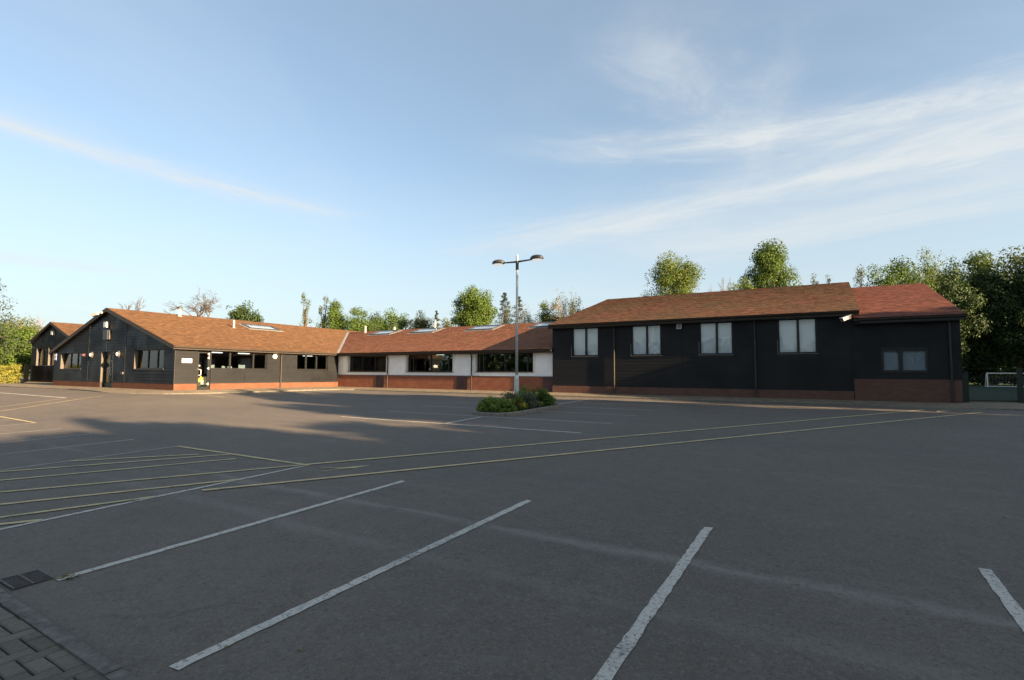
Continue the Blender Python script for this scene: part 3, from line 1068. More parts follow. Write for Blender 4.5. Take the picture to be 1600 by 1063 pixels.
def ridge_tiles(a, b, parent, material, rad=0.11, step=0.33, name='ridge_tile'):
    a, b = Vector(a), Vector(b)
    d = b - a
    n = max(1, int(d.length / step))
    mesh = None
    dn = d.normalized()
    s_ = dn.cross(Vector((0, 0, 1))).normalized()
    t = s_.cross(dn)
    k = MB()
    prof = [(math.cos(q * math.pi / 6) * rad, math.sin(q * math.pi / 6) * rad * .8) for q in range(7)]
    L = d.length / n - .008
    for sgn, w_ in ((0, L),):
        i0 = len(k.v)
        for x, z in prof:
            k.v.append(tuple(s_ * x + t * z))
        for x, z in prof:
            k.v.append(tuple(s_ * x * .93 + t * z * .93 + dn * w_))
        for q in range(6):
            k.f.append((i0 + q, i0 + q + 1, i0 + 8 + q, i0 + 7 + q))
        k.f.append(tuple(i0 + q for q in reversed(range(7))))
        k.f.append(tuple(i0 + 7 + q for q in range(7)))
    me = k.mesh(name, material)
    at = me.attributes.new('tint', 'FLOAT', 'FACE')
    at.data.foreach_set('value', [0.5] * len(me.polygons))
    for i in range(n):
        o = link(name, me, parent)
        o.location = a + d * (i / n) + Vector((0, 0, random.uniform(-.004, .004)))
        o.parent = parent
    return


def gutter(a, b, parent, rad=0.062, name='gutter'):
    a, b = Vector(a), Vector(b)
    d = (b - a).normalized()
    s_ = d.cross(Vector((0, 0, 1)))
    k = MB()
    prof = [(math.cos(math.pi + q * math.pi / 6) * rad, math.sin(math.pi + q * math.pi / 6) * rad) for q in range(7)]
    prof += [(x * .88, z * .88) for x, z in reversed(prof)]
    n = len(prof)
    for q in (a, b):
        for x, z in prof:
            k.v.append(tuple(q + s_ * x + Vector((0, 0, z))))
    for i in range(n):
        k.f.append((i, (i + 1) % n, n + (i + 1) % n, n + i))
    k.f.append(tuple(range(7)))
    k.f.append(tuple(n + q for q in reversed(range(7))))
    return k.build(name, M['gutter'], parent)


def downpipe(x, y, z0, z1, nrm, parent, r=0.036, material='black', name='downpipe', off=0.08, neck=0.25):
    nx, ny = nrm
    k = MB()
    k.tube([(x + nx * off, y + ny * off, z0), (x + nx * off, y + ny * off, z1 - .25), (x + nx * (off + neck * .3), y + ny * (off + neck * .3), z1 - .15), (x + nx * (off + neck), y + ny * (off + neck), z1 - .02)], r, 10)
    for z in (z0 + .35, (z0 + z1) / 2, z1 - .35):
        k.tube([(x + nx * off, y + ny * off, z), (x + nx * off, y + ny * off, z + .05)], r + .012, 10)
    k.tube([(x + nx * off, y + ny * off, z0 + .0), (x + nx * (off + .05), y + ny * (off + .05), z0 - .0)], r, 8)
    return k.build(name, M[material], parent, smooth=False)


def skylight(c, U, Sv, wu, ws, parent, h=0.11):
    """roof window standing on a kerb with a pale flashing round it"""
    c, U, Sv = Vector(c), Vector(U).normalized(), Vector(Sv).normalized()
    N = U.cross(Sv)
    if N.z < 0:
        N = -N
    def bx(u0, u1, s0, s1, n0, n1, k):
        P = [c + U * a + Sv * b + N * n0 for a, b in ((u0, s0), (u1, s0), (u1, s1), (u0, s1))] + [c + U * a + Sv * b + N * n1 for a, b in ((u0, s0), (u1, s0), (u1, s1), (u0, s1))]
        if U.cross(Sv).dot(N) < 0:
            P = [P[1], P[0], P[3], P[2], P[5], P[4], P[7], P[6]]
        k.hexa(P)
    f = 0.09
    a, b = wu / 2, ws / 2
    k = MB()
    bx(-a, a, -b, -b + f, 0, h, k); bx(-a, a, b - f, b, 0, h, k)
    bx(-a, -a + f, -b + f, b - f, 0, h, k); bx(a - f, a, -b + f, b - f, 0, h, k)
    o = k.build('skylight', M['lampgrey'], parent)
    k = MB(); bx(-a + f, a - f, -b + f, b - f, h - .03, h - .012, k); k.build('pane', M['skyglass'], o)
    k = MB(); bx(-a + f, a - f, -b + f, b - f, -.01, .03, k); k.build('blind', M['blind'], o)
    k = MB()
    bx(-a - .16, a + .16, -b - .18, -b - .001, .026, .040, k)
    bx(-a - .16, -a - .001, -b, b + .12, .026, .042, k); bx(a + .001, a + .16, -b, b + .12, .026, .042, k)
    bx(-a, a, b + .001, b + .12, .026, .041, k)
    k.build('flashing', M['lead'], o)
    return o


def roof_pipe(x, y, z, h, r, parent, cap=False):
    k = MB()
    k.tube([(x, y, z - .15), (x, y, z + h)], r, 12)
    o = k.build('flue_pipe', M['whitep'], parent)
    k = MB(); k.lathe((x, y, z - .06), [(r * 2.4, 0), (r * 2.2, .03), (r * 1.15, .14)], 12); k.build('pipe_flashing', M['lead'], o)
    if cap:
        k = MB(); k.lathe((x, y, z + h), [(r * .5, 0), (r * .5, .05), (r * 2.0, .06), (r * 2.0, .10), (r * .6, .16)], 12)
        k.build('pipe_cowl', M['gutter'], o)
    return o


# ------------------------------------------------------------------ 1. gabled building, left
SL = 0.305
LX, LY = -29.35, 14.35        # front wall plane, gable plane
RX, RZ = -37.2, 5.52          # ridge
LE = -45.05                   # far side wall
GF = Frame((LE, LY, 0), (1, 0, 0), (0, -1, 0))
GL = LX - LE
FF = Frame((LX, LY, 0), (0, 1, 0), (1, 0, 0))
FL = 10.75
gb = thing('gabled_building', 'gabled building of blue black boards with orange tiled roof and fire exit', 'building', (-37.2, 20, PZ))
bz = 1.045
gu = lambda x: x - LE
gop = [(gu(-43.97), gu(-40.81), 1.84, 2.89), (gu(-33.75), gu(-30.46), 1.84, 2.91), (gu(-37.92), gu(-36.34), PZ - .1, 2.86)]
fu = lambda y: y - LY
fop = [(fu(15.50), fu(16.215), PZ - .1, 2.90), (fu(16.215), fu(19.62), 1.855, 2.87), (fu(21.74), fu(24.18), 1.865, 2.86)]
roofu = lambda v: (gu(RX - (RZ - .12 - v) / SL) if v > 2.98 else 0.0, min(GL, gu(RX + (RZ - .12 - v) / SL)) if v > 2.98 else GL)
roofc = lambda v: (max(0, roofu(v)[0]), min(GL, roofu(v)[1]))
g_w = wall_body('gable_wall', GF, GL, PZ - .2, 3.0, gop, M['board_dark'], gb, top=[(0, 3.0), (GL, 3.0), (gu(RX), RZ - .16)])
f_w = wall_body('front_wall', FF, FL, PZ - .2, 3.0, fop, M['board_dark'], gb)
# brick plinths, 35 mm proud of the frame and just under the boards
def plinth(F, L, v0, v1, openings, material, parent, d=0.03, name='brick_plinth'):
    ivs = [(0.0, L)]
    for o in openings:
        if o[2] < v1:
            nw = []
            for s_, e in ivs:
                if o[1] <= s_ or o[0] >= e:
                    nw.append((s_, e))
                else:
                    if o[0] > s_: nw.append((s_, o[0]))
                    if o[1] < e: nw.append((o[1], e))
            ivs = nw
    k = MB()
    for s_, e in ivs:
        fbox(F, s_, e, v0, v1, 0.002, d, k)
    return k.build(name, material, parent)
plinth(GF, GL + .03, PZ - .2, bz, gop, M['brick_or'], gb, 0.028)
plinth(FF, FL, PZ - .2, bz, fop, M['brick_or'], gb, 0.030)
planks(GF, GL - .006, bz + .002, RZ - .16, gop, M['board_grey'], g_w, 0.165, joints=(gu(-41.9), gu(-39.74), gu(-37.3), gu(-34.85), gu(-32.3)), roof=roofc)
planks(FF, FL - .05, bz + .002, 2.95, fop, M['board_grey'], f_w, 0.155, joints=(fu(20.55), fu(18.2), fu(22.9)))
# corner boards
fbox(Frame((LX, LY, 0), (1, 0, 0), (0, -1, 0)), -.045, .036, bz + .002, 3.02, 0.004, 0.040).build('corner_board', M['board_dark'], gb)
# vertical cover strips on the gable
for x, v1 in ((-39.74, 4.55), (-37.30, 2.8), (-34.85, 4.45)):
    fbox(GF, gu(x) - .028, gu(x) + .028, bz + .01 if x != -37.3 else 2.92, v1 if x != -37.3 else 4.1, .028, .037).build('cover_strip', M['board_dark'], gb)
# windows
window(GF, *gop[0], gb, splits=(.35, .68), depth=0.16, jambs='jamb')
window(GF, *gop[1], gb, splits=(.36, .68), depth=0.16, jambs='jamb')
window(FF, *fop[1], gb, splits=(.33, .75), depth=0.05, sillmat='frame')
window(FF, *fop[2], gb, splits=(.30, .64), depth=0.06, sillmat='frame')
# gable fire exit: a pair of dark leaves set back in the opening
u0, u1 = gop[2][0], gop[2][1]
k = MB(); fbox(GF, u0, u0 + .06, PZ, 2.86, -.22, -.14, k); fbox(GF, u1 - .06, u1, PZ, 2.86, -.22, -.14, k); fbox(GF, u0 + .06, u1 - .06, 2.78, 2.86, -.22, -.14, k)
dfr = k.build('door_frame', M['frame'], gb)
for a, b in ((u0 + .06, (u0 + u1) / 2 - .004), ((u0 + u1) / 2 + .004, u1 - .06)):
    k = MB()
    fbox(GF, a, a + .09, PZ + .02, 2.77, -.21, -.16, k); fbox(GF, b - .09, b, PZ + .02, 2.77, -.21, -.16, k)
    fbox(GF, a + .09, b - .09, PZ + .02, PZ + .25, -.21, -.16, k); fbox(GF, a + .09, b - .09, 2.66, 2.77, -.21, -.16, k); fbox(GF, a + .09, b - .09, 1.72, 1.80, -.21, -.16, k)
    dl = k.build('door_leaf', M['green'], gb)
    fbox(GF, a + .09, b - .09, PZ + .25, 1.72, -.19, -.18).build('pane', M['glass'], dl)
    fbox(GF, a + .09, b - .09, 1.80, 2.66, -.19, -.18).build('pane', M['glass'], dl)
    k = MB(); hu = b - .13 if a < (u0 + u1) / 2 - .1 else a + .13
    k.tube([GF.p(hu, 1.62, -.16), GF.p(hu, 1.62, -.10), GF.p(hu, 1.92, -.10), GF.p(hu, 1.92, -.16)], .014, 8); k.build('handle', M['steel'], dl)
    for z in (2.25, 1.45):
        fbox(GF, hu - .04, hu + .04, z, z + .09, -.158, -.152).build('sticker', M['whitep'], dl)
fbox(GF, u0 - .002, u0 + .014, bz, 2.86, -.135, .03).build('door_jamb', M['jamb'], gb)
fbox(GF, u1 - .014, u1 + .002, bz, 2.86, -.135, .03).build('door_jamb', M['jamb'], gb)
# front entrance door: dark glazed door with stickers and a D handle
u0, u1 = fop[0][0], fop[0][1]
k = MB(); fbox(FF, u0, u0 + .05, PZ, 2.90, -.14, -.05, k); fbox(FF, u1 - .05, u1, PZ, 2.90, -.14, -.05, k); fbox(FF, u0 + .05, u1 - .05, 2.83, 2.90, -.14, -.05, k)
k.build('door_frame', M['frame'], gb)
k = MB()
a, b = u0 + .05, u1 - .05
fbox(FF, a, a + .07, PZ + .02, 2.82, -.13, -.07, k); fbox(FF, b - .07, b, PZ + .02, 2.82, -.13, -.07, k); fbox(FF, a + .07, b - .07, PZ + .02, PZ + .16, -.13, -.07, k); fbox(FF, a + .07, b - .07, 2.72, 2.82, -.13, -.07, k)
dl = k.build('entrance_door', M['frame'], gb)
fbox(FF, a + .07, b - .07, PZ + .16, 2.72, -.105, -.095).build('pane', M['glass'], dl)
k = MB(); k.tube([FF.p(a + .05, 1.50, -.07), FF.p(a + .05, 1.50, .01), FF.p(a + .14, 1.52, .02), FF.p(a + .14, 1.80, .02), FF.p(a + .05, 1.82, .01), FF.p(a + .05, 1.82, -.07)], .018, 8); k.build('handle', M['trim'], dl)
def flat(F, pts, d, name, material, parent, th=.004):
    k = MB()
    n = len(pts)
    k.v = [F.p(u, v, d + th) for u, v in pts] + [F.p(u, v, d) for u, v in pts]
    k.f = [tuple(range(n)), tuple(reversed(range(n, 2 * n)))] + [(i, (i + 1) % n, n + (i + 1) % n, n + i) for i in range(n)]
    return k.build(name, material, parent)
for z in (2.68, 2.47, 1.88, 1.02):
    c = b - .02
    flat(FF, [(c - .075, z), (c + .03, z + .085), (c + .012, z), (c + .03, z - .085)], -.066, 'white_marker', M['trim'], dl)
for (uu, zz) in ((a + .09, 2.03), (a - .02, 1.86)):
    fbox(FF, uu - .03, uu + .03, zz - .03, zz + .03, -.064, -.058).build('sticker', M['trim'], dl)
cx_, cz_ = a + .20, 1.33
flat(FF, [(cx_ - .15, cz_ - .03), (cx_ - .05, cz_ + .05), (cx_ - .02, cz_ + .14), (cx_ + .04, cz_ + .12), (cx_ + .07, cz_ + .04), (cx_ + .16, cz_ + .01), (cx_ + .08, cz_ - .05), (cx_ + .05, cz_ - .2), (cx_ - .13, cz_ - .2), (cx_ - .14, cz_ - .1)], -.066, 'poster', M['yellow'], dl)
flat(FF, [(cx_ + .0, cz_ - .33), (cx_ + .14, cz_ - .33), (cx_ + .14, cz_ - .08), (cx_ + .0, cz_ - .08)], -.0605, 'poster', M['mint'], dl)
# roof
ang = math.atan(SL)
Y0, Y1 = 14.18, 44.0
ex = -29.1
ez = RZ - (ex - RX) * -1 * 0 - abs(ex - RX) * SL
slab([(ex, Y0, ez), (ex, Y1, ez), (RX, Y1, RZ), (RX, Y0, RZ)], 0.10, M['deck'], 'roof_deck', gb)
exl = -45.45
ezl = RZ - abs(exl - RX) * SL
slab([(exl, Y0, ezl), (exl, Y1, ezl), (RX, Y1, RZ), (RX, Y0, RZ)], 0.10, M['deck'], 'roof_deck', gb)
sl_len = math.hypot(ex - RX, RZ - ez)
tiles('roof_tiles', (ex, Y0 - .03, ez), (0, 1, 0), (-math.cos(ang), 0, math.sin(ang)), Y1 - Y0, sl_len, M['tile_left'], gb, seed=1)
tiles('roof_tiles', (exl, Y0 - .03, ezl), (0, 1, 0), (math.cos(ang), 0, math.sin(ang)), 12, math.hypot(exl - RX, RZ - ezl), M['tile_left'], gb, gauge=.3, tw=.4, seed=2)
ridge_tiles((RX, Y0, RZ + .0), (RX, 33.6, RZ + .0), gb, M['tile_left'])
for e, z in ((ex, ez), (exl, ezl)):
    beam((e, Y0 - .02, z - .10), (RX, Y0 - .02, RZ - .10), .045, .20, 'verge_board', M['fascia'], gb)
beam((ex + .002, Y0, ez - .10), (ex + .002, 24.75, ez - .10), .03, .15, 'fascia', M['fascia'], gb)
gutter((ex + .075, Y0, ez - .045), (ex + .075, 24.68, ez - .045), gb)
k = MB(); k.box((LX + .036, Y0 + .03, ez - .17), (ex - .015, 24.7, ez - .155)); k.build('soffit', M['fascia'], gb)
downpipe(LX, 20.55, PZ, ez - .06, (1, 0), gb, off=.085, neck=.22, material='fascia')
skylight((-35.1, 22.9, RZ - abs(-35.1 - RX) * SL + .005), (0, 1, 0), (-math.cos(ang), 0, math.sin(ang)), 2.35, 1.25, gb)
roof_pipe(-36.66, 18.07, RZ - .54 * SL, 0.50, .085, gb, cap=True)
roof_pipe(-34.4, 20.45, RZ - 2.8 * SL, 0.55, .06, gb)
# closing walls and interior
k = MB(); k.quad((LE, LY, PZ), (LE, 44, PZ), (LE, 44, 3.0), (LE, LY, 3.0)); k.quad((LE, 44, PZ), (LX, 44, PZ), (LX, 44, 3.0), (LE, 44, 3.0)); k.quad((LE, 44, 3), (LX, 44, 3), (RX, 44, RZ - .16))
k.build('rear_walls', M['board_dark'], gb)
k = MB(); k.box((LE + .3, LY + .3, PZ + .02), (LX - .3, 43.5, PZ + .06)); k.build('interior_floor', M['innerfl'], gb)
k = MB(); k.box((LE + .3, LY + .3, 2.98), (LX - .3, 43.5, 3.0)); k.build('ceiling', M['inner'], gb)
k = MB(); k.box((-34.6, 15.9, PZ + .06), (-34.5, 30, 2.97)); k.build('partition', M['inner'], gb)
k = MB(); k.box((-40.0, 19.4, PZ + .06), (-34.7, 19.5, 2.97)); k.build('partition', M['inner'], gb)
for y in (17.2, 18.9, 21.9, 23.5):
    k = MB(); k.box((-30.7, y - .32, 2.80), (-30.5, y + .32, 2.86)); k.build('ceiling_light', M['tube'], gb)
# things on the office window ledge
k = MB(); k.box((-30.25, 16.3, 1.77), (-29.66, 19.5, 1.80)); k.build('window_ledge', M['inner'], gb)


def monitor(y, wd, label):
    o = thing('computer_monitor', label, 'monitor', (-29.9, y, 1.80), 'computer screens behind the office window')
    k = MB(); k.box((-29.93, y - wd / 2, 1.88), (-29.88, y + wd / 2, 1.88 + wd * .58)); k.build('screen', M['screen'], o)
    k = MB(); k.box((-29.92, y - .03, 1.815), (-29.90, y + .03, 1.88)); k.box((-29.98, y - .09, 1.801), (-29.84, y + .09, 1.815)); k.build('stand', M['lampgrey'], o)
monitor(16.55, .36, 'grey computer screen behind the office window, nearest the door')
monitor(17.28, .26, 'small grey computer screen behind the office window, second from the door')
monitor(17.62, .24, 'small grey computer screen behind the middle of the office window')
monitor(18.35, .40, 'widest grey computer screen behind the office window, farthest from the door')

# ------------------------------------------------------------------ 2. far gabled block
fb = thing('gabled_building', 'taller gabled block with two tall windows at the far left', 'building', (-57.1, 24, PZ))
BX0, BX1, BY, BRX, BRZ = -61.6, -52.6, 17.96, -57.12, 5.9
BS = 0.338
BF = Frame((BX0, BY, 0), (1, 0, 0), (0, -1, 0))
bu = lambda x: x - BX0
BL = BX1 - BX0
bop = [(bu(-60.4), bu(-58.2), 2.16, 3.67), (bu(-57.75), bu(-55.6), 2.16, 3.67)]
bev = BRZ - (BL / 2) * BS
broof = lambda v: (max(0, bu(BRX) - (BRZ - .14 - v) / BS), min(BL, bu(BRX) + (BRZ - .14 - v) / BS))
b_w = wall_body('gable_wall', BF, BL, PZ - .2, bev - .12, bop, M['board_dark'], fb, top=[(0, bev - .12), (BL, bev - .12), (bu(BRX), BRZ - .16)])
planks(BF, BL, PZ + .02, BRZ - .16, bop, M['board_grey'], b_w, 0.19, joints=(bu(-57.9),), roof=lambda v: broof(v) if v > bev - .3 else (0, BL))
for o_ in bop:
    window(BF, *o_, fb, splits=(.5,), depth=.16, jambs='jamb')
exr, exl = BX1 + .3, BX0 - .25
for e in (exr, exl):
    z = BRZ - abs(e - BRX) * BS
    slab([(e, BY - .2, z), (e, 40, z), (BRX, 40, BRZ), (BRX, BY - .2, BRZ)], .1, M['deck'], 'roof_deck', fb)
    beam((e, BY - .22, z - .10), (BRX, BY - .22, BRZ - .10), .045, .2, 'verge_board', M['fascia'], fb)
    bang = math.atan(BS)
    sg = -1 if e > BRX else 1
    tiles('roof_tiles', (e, BY - .23, z), (0, 1, 0), (sg * math.cos(bang), 0, math.sin(bang)), 22, math.hypot(e - BRX, BRZ - z), M['tile_left'], fb, gauge=.25, tw=.3, seed=5)
ridge_tiles((BRX, BY - .2, BRZ), (BRX, 39.8, BRZ), fb, M['tile_left'], step=.45)
k = MB(); k.quad((BX0, BY, PZ), (BX0, 40, PZ), (BX0, 40, bev), (BX0, BY, bev)); k.quad((BX1, BY, PZ), (BX1, BY, bev), (BX1, 40, bev), (BX1, 40, PZ)); k.quad((BX0, 40, PZ), (BX1, 40, PZ), (BX1, 40, bev), (BX0, 40, bev)); k.quad((BX0, 40, bev), (BX1, 40, bev), (BRX, 40, BRZ - .1))
k.build('side_walls', M['board_dark'], fb)

# ------------------------------------------------------------------ 3. low white rendered wing
wg = thing('rendered_wing', 'low white rendered wing on red brick with four skylights on its roof', 'building', (-20.9, 28, PZ))
WY, WX0, WX1 = 25.10, -29.35, -12.42
WF = Frame((WX0, WY, 0), (1, 0, 0), (0, -1, 0))
wu = lambda x: x - WX0
WLn = WX1 - WX0
wop = [(wu(-28.38), wu(-24.72), 1.77, 2.84), (wu(-23.0), wu(-19.25), 1.77, 2.90), (wu(-17.60), wu(-13.72), 1.79, 2.90)]
wall_body('rendered_wall', WF, WLn, 1.532, 2.98, wop, M['render'], wg, t=.28)
wall_body('brick_wall', WF, WLn, PZ - .2, 1.532, [], M['brick'], wg, t=.28, face=0.03)
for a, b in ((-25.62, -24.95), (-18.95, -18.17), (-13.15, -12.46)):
    fbox(WF, wu(a), wu(b), PZ - .1, 1.528, .031, .045).build('shade_panel', M['brick_shade_strip'], wg)  # strips of shade on the wall, put in as dark panels
k = MB(); fbox(WF, 0, WLn, 1.532, 1.56, -.02, .05, k); k.build('coping_strip', M['lead'], wg)
for o_ in wop:
    window(WF, *o_, wg, splits=(.12, .5, .88) if o_[0] > 5 else (.34, .66), depth=.18, fw=.05)
    fbox(WF, o_[0] - .10, o_[0] + .012, o_[2], o_[3], -.17, .035).build('window_surround', M['trim'], wg)
    fbox(WF, o_[1] - .012, o_[1] + .10, o_[2], o_[3], -.17, .035).build('window_surround', M['trim'], wg)
WE, WEZ, WRY = 24.78, 3.02, 32.2
WRZ = WEZ + (WRY - WE) * SL
WXL, WXR = -37.0, -12.47
slab([(WXL, WE, WEZ), (WXR, WE, WEZ), (WXR, WRY, WRZ), (WXL, WRY, WRZ)], .10, M['deck'], 'roof_deck', wg)
slab([(WXL, 39.6, WEZ), (WXR, 39.6, WEZ), (WXR, WRY, WRZ), (WXL, WRY, WRZ)], .10, M['deck'], 'roof_deck', wg)
slw = math.hypot(WRY - WE, WRZ - WEZ)
upw = (0, math.cos(ang), math.sin(ang))
tiles('roof_tiles', (-36.7, WE - .03, WEZ), (1, 0, 0), upw, WXR + 36.7, slw, M['tile_wing'], wg, seed=3)
ridge_tiles((-36.2, WRY, WRZ), (WXR, WRY, WRZ), wg, M['tile_wing'])
beam((-29.0, WE - .002, WEZ - .10), (WXR, WE - .002, WEZ - .10), .03, .16, 'fascia', M['fascia'], wg)
gutter((WXR + .03, WE - .075, WEZ - .045), (-29.0, WE - .075, WEZ - .045), wg)
k = MB(); k.box((-29.2, WE + .02, WEZ - .19), (WXR, WY - .002, WEZ - .17)); k.build('soffit', M['fascia'], wg)
for x in (-24.55, -17.83):
    downpipe(x, WY, PZ, WEZ - .06, (0, -1), wg, off=.09, neck=.28)
for xc in (-30.77, -26.4, -21.0, -15.75):
    skylight((xc, 31.0, WEZ + (31.0 - WE) * SL + .005), (1, 0, 0), upw, 2.25, 1.35, wg)
roof_pipe(-33.55, 31.46, WEZ + (31.46 - WE) * SL, .62, .075, wg)
roof_pipe(-31.0, 32.3, WRZ - .02, .28, .10, wg, cap=True)
roof_pipe(-26.66, 32.35, WRZ - .02, .58, .075, wg)
# lead valley between the two roofs
va, vb = Vector((-29.1, 24.78, 3.06)), Vector((-36.3, 32.0, 5.26))
k = MB(); dv = Vector((1, 1, 0)).normalized() * .13
k.hexa([tuple(p) for p in (va - dv, va + dv, vb + dv, vb - dv)] + [tuple(p + Vector((0, 0, .02))) for p in (va - dv, va + dv, vb + dv, vb - dv)])
vv = k.build('lead_valley', M['lead'], wg)
# interior
k = MB(); k.quad((WX0, 39.4, PZ), (WX1, 39.4, PZ), (WX1, 39.4, 3.0), (WX0, 39.4, 3.0)); k.build('rear_wall', M['render'], wg)
k = MB(); k.box((WX0 + .1, WY + .3, PZ + .02), (WX1 - .1, 39.3, PZ + .06)); k.build('interior_floor', M['innerfl'], wg)
k = MB(); k.box((WX0 + .1, WY + .3, 2.99), (WX1 - .1, 39.3, 3.01)); k.build('ceiling', M['inner'], wg)
k = MB(); k.box((WX0 + .1, 29.9, PZ + .06), (WX1 - .1, 30.0, 2.98)); k.build('partition', M['inner'], wg)
for x in (-27.4, -25.6, -21.9):
    k = MB(); k.box((x - .3, 27.1, 2.90), (x + .3, 27.2, 2.95)); k.build('ceiling_light', M['tube'], wg)
# small things seen through the wing windows
def sheetpaper(F, u, v, wd, hg, d, label, material='trim'):
    k = fbox(F, u - wd / 2, u + wd / 2, v - hg / 2, v + hg / 2, d - .006, d)
    o = k.build('paper_notice', M[material]); tag(o, label, 'notice'); return o
sheetpaper(WF, wu(-20.95), 2.12, .24, .20, -.238, 'square white notice stuck low inside the middle wing window')
sheetpaper(WF, wu(-21.78), 2.38, .09, .36, -.238, 'narrow white strip notice inside the middle wing window')
sheetpaper(WF, wu(-17.15), 2.60, .17, .20, -.238, 'white notice high in the window beside the street lamp, leftmost')
sheetpaper(WF, wu(-15.65), 2.42, .24, .10, -.238, 'small white card in the middle of the window beside the street lamp')
k = MB(); k.box((-16.9, 26.0, 2.32), (-16.25, 26.15, 2.36)); k.box((-16.9, 26.0, 2.36), (-16.86, 26.15, 2.85)); o = k.build('wall_shelf', M['screen']); tag(o, 'grey corner shelf seen inside the window beside the street lamp', 'shelf')
k = MB(); k.lathe((-14.55, 26.1, 2.36), [(.02, .42), (.12, .41), (.28, .33), (.38, .20), (.42, 0.0), (.40, 0.0), (.36, .18)], 18)
o = k.build('lamp_shade', M['screen'], smooth=True); tag(o, 'pale domed lamp shade hanging inside the window behind the lamp post', 'lamp shade')

# ------------------------------------------------------------------ 4. tall black timber hall
hl = thing('timber_hall', 'tall black boarded hall with four paired white windows and mossy roof', 'building', (-5.8, 30, PZ))
HY, HX0, HX1 = 24.90, -12.45, 0.95
HF = Frame((HX0, HY, 0), (1, 0, 0), (0, -1, 0))
hu_ = lambda x: x - HX0
HLn = HX1 - HX0
hop = [(hu_(a), hu_(b), 2.61, 4.09) for a, b in ((-11.32, -9.85), (-8.14, -6.68), (-4.93, -3.50), (-1.71, -0.27))]
HE, HEZ, HRY, HRZ = 24.58, 4.27, 33.5, 6.76
HS = (HRZ - HEZ) / (HRY - HE)
h_w = wall_body('front_wall', HF, HLn, PZ - .2, 4.27, hop, M['board_dark'], hl)
plinth(HF, HLn, PZ - .2, 1.07, [], M['brick_shaded'], hl, .028)
planks(HF, HLn, 1.072, 4.20, hop, M['board_black'], h_w, 0.155, joints=(hu_(-9.0), hu_(-5.7), hu_(-2.58)), lap=.018)
for o_ in hop:
    wn = window(HF, *o_, hl, splits=(.525,), depth=.03, blind=True, fw=.06)
    fbox(HF, o_[0] - .035, o_[0], o_[2], o_[3] - .9, .004, .05).build('edge_trim', M['sillm'], wn)
for x, z1 in ((-9.0, 3.40), (-2.60, 3.3)):
    k = MB(); k.tube([(x, HY - .09, PZ), (x, HY - .09, z1)], .034, 10)
    for z in (1.2, 2.2, 3.1):
        k.tube([(x, HY - .09, z), (x, HY - .09, z + .05)], .046, 10)
    k.build('downpipe', M['fascia'], hl)
    k = MB(); k.tube([(x, HY - .09, z1), (x, HY - .09, 4.15), (x, HY - .30, 4.22)], .034, 10); k.build('upper_downpipe', M['black'], hl)
HXL, HXR = -12.56, 1.20
hang = math.atan(HS)
slab([(HXL, HE, HEZ), (HXR, HE, HEZ), (HXR, HRY, HRZ), (HXL, HRY, HRZ)], .12, M['deck'], 'roof_deck', hl)
slab([(HXL, 2 * HRY - HE, HEZ), (HXR, 2 * HRY - HE, HEZ), (HXR, HRY, HRZ), (HXL, HRY, HRZ)], .12, M['deck'], 'roof_deck', hl)
slh = math.hypot(HRY - HE, HRZ - HEZ)
tiles('roof_tiles', (HXL - .02, HE - .03, HEZ), (1, 0, 0), (0, math.cos(hang), math.sin(hang)), HXR - HXL + .04, slh, M['tile_hall'], hl, seed=4)
ridge_tiles((HXL, HRY, HRZ), (HXR, HRY, HRZ), hl, M['tile_hall'])
ridge_tiles((HXR - .02, HE - .03, HEZ + .03), (HXR - .02, HRY, HRZ + .03), hl, M['tile_red'], rad=.10, name='verge_tile')
for x in (HXL + .02, HXR - .02):
    beam((x, HE, HEZ - .11), (x, HRY, HRZ - .11), .04, .2, 'verge_board', M['fascia'], hl)
beam((HXL, HE - .002, HEZ - .09), (HXR, HE - .002, HEZ - .09), .03, .17, 'fascia', M['fascia'], hl)
gutter((HXR, HE - .08, HEZ - .03), (HXL, HE - .08, HEZ - .03), hl)
k = MB(); k.box((HX0, HE + .02, HEZ - .20), (HX1, HY - .05, HEZ - .18)); k.build('soffit', M['black'], hl)
for x, s_ in ((HX0, -1), (HX1, 1)):
    k = MB()
    k.quad((x, HY - .0, PZ), (x, 42.1, PZ), (x, 42.1, 4.27), (x, HY - .0, 4.27)); k.quad((x, HY, 4.27), (x, 42.1, 4.27), (x, HRY, HRZ - .13))
    k.build('gable_wall', M['board_black'], hl)
fbox(HF, HLn - .05, HLn + .022, 1.08, 4.12, .005, .045).build('corner_board', M['board_black'], hl)

# ------------------------------------------------------------------ 5. red tiled annex
an = thing('tiled_annex', 'red tiled black boarded annex on brick at the right end of the hall', 'building', (2.6, 30, PZ))
AX0, AX1 = 0.975, 4.27
AF = Frame((AX0, HY, 0), (1, 0, 0), (0, -1, 0))
AL = AX1 - AX0
aop = [(1.88 - AX0, 3.35 - AX0, 1.83, 2.73)]
AEZ, ARZ = 3.95, 6.45
a_w = wall_body('front_wall', AF, AL, PZ - .2, 3.97, aop, M['board_dark'], an)
plinth(AF, AL, PZ - .2, 1.565, [], M['brick_shaded'], an, .030)
planks(AF, AL, 1.568, 3.90, aop, M['board_black'], a_w, 0.155, lap=.018)
window(AF, *aop[0], an, splits=(.42,), depth=.03, blind='blind_dim', fw=.08, sillmat='frame')
fbox(AF, AL - .26, AL + .02, 1.57, 3.88, .036, .056).build('corner_board', M['board_black'], an)
k = MB(); k.tube([(3.98, HY - .09, PZ), (3.98, HY - .09, 3.7), (3.98, HY - .3, 3.88)], .036, 10); k.build('downpipe', M['black'], an)
AXR = 4.43
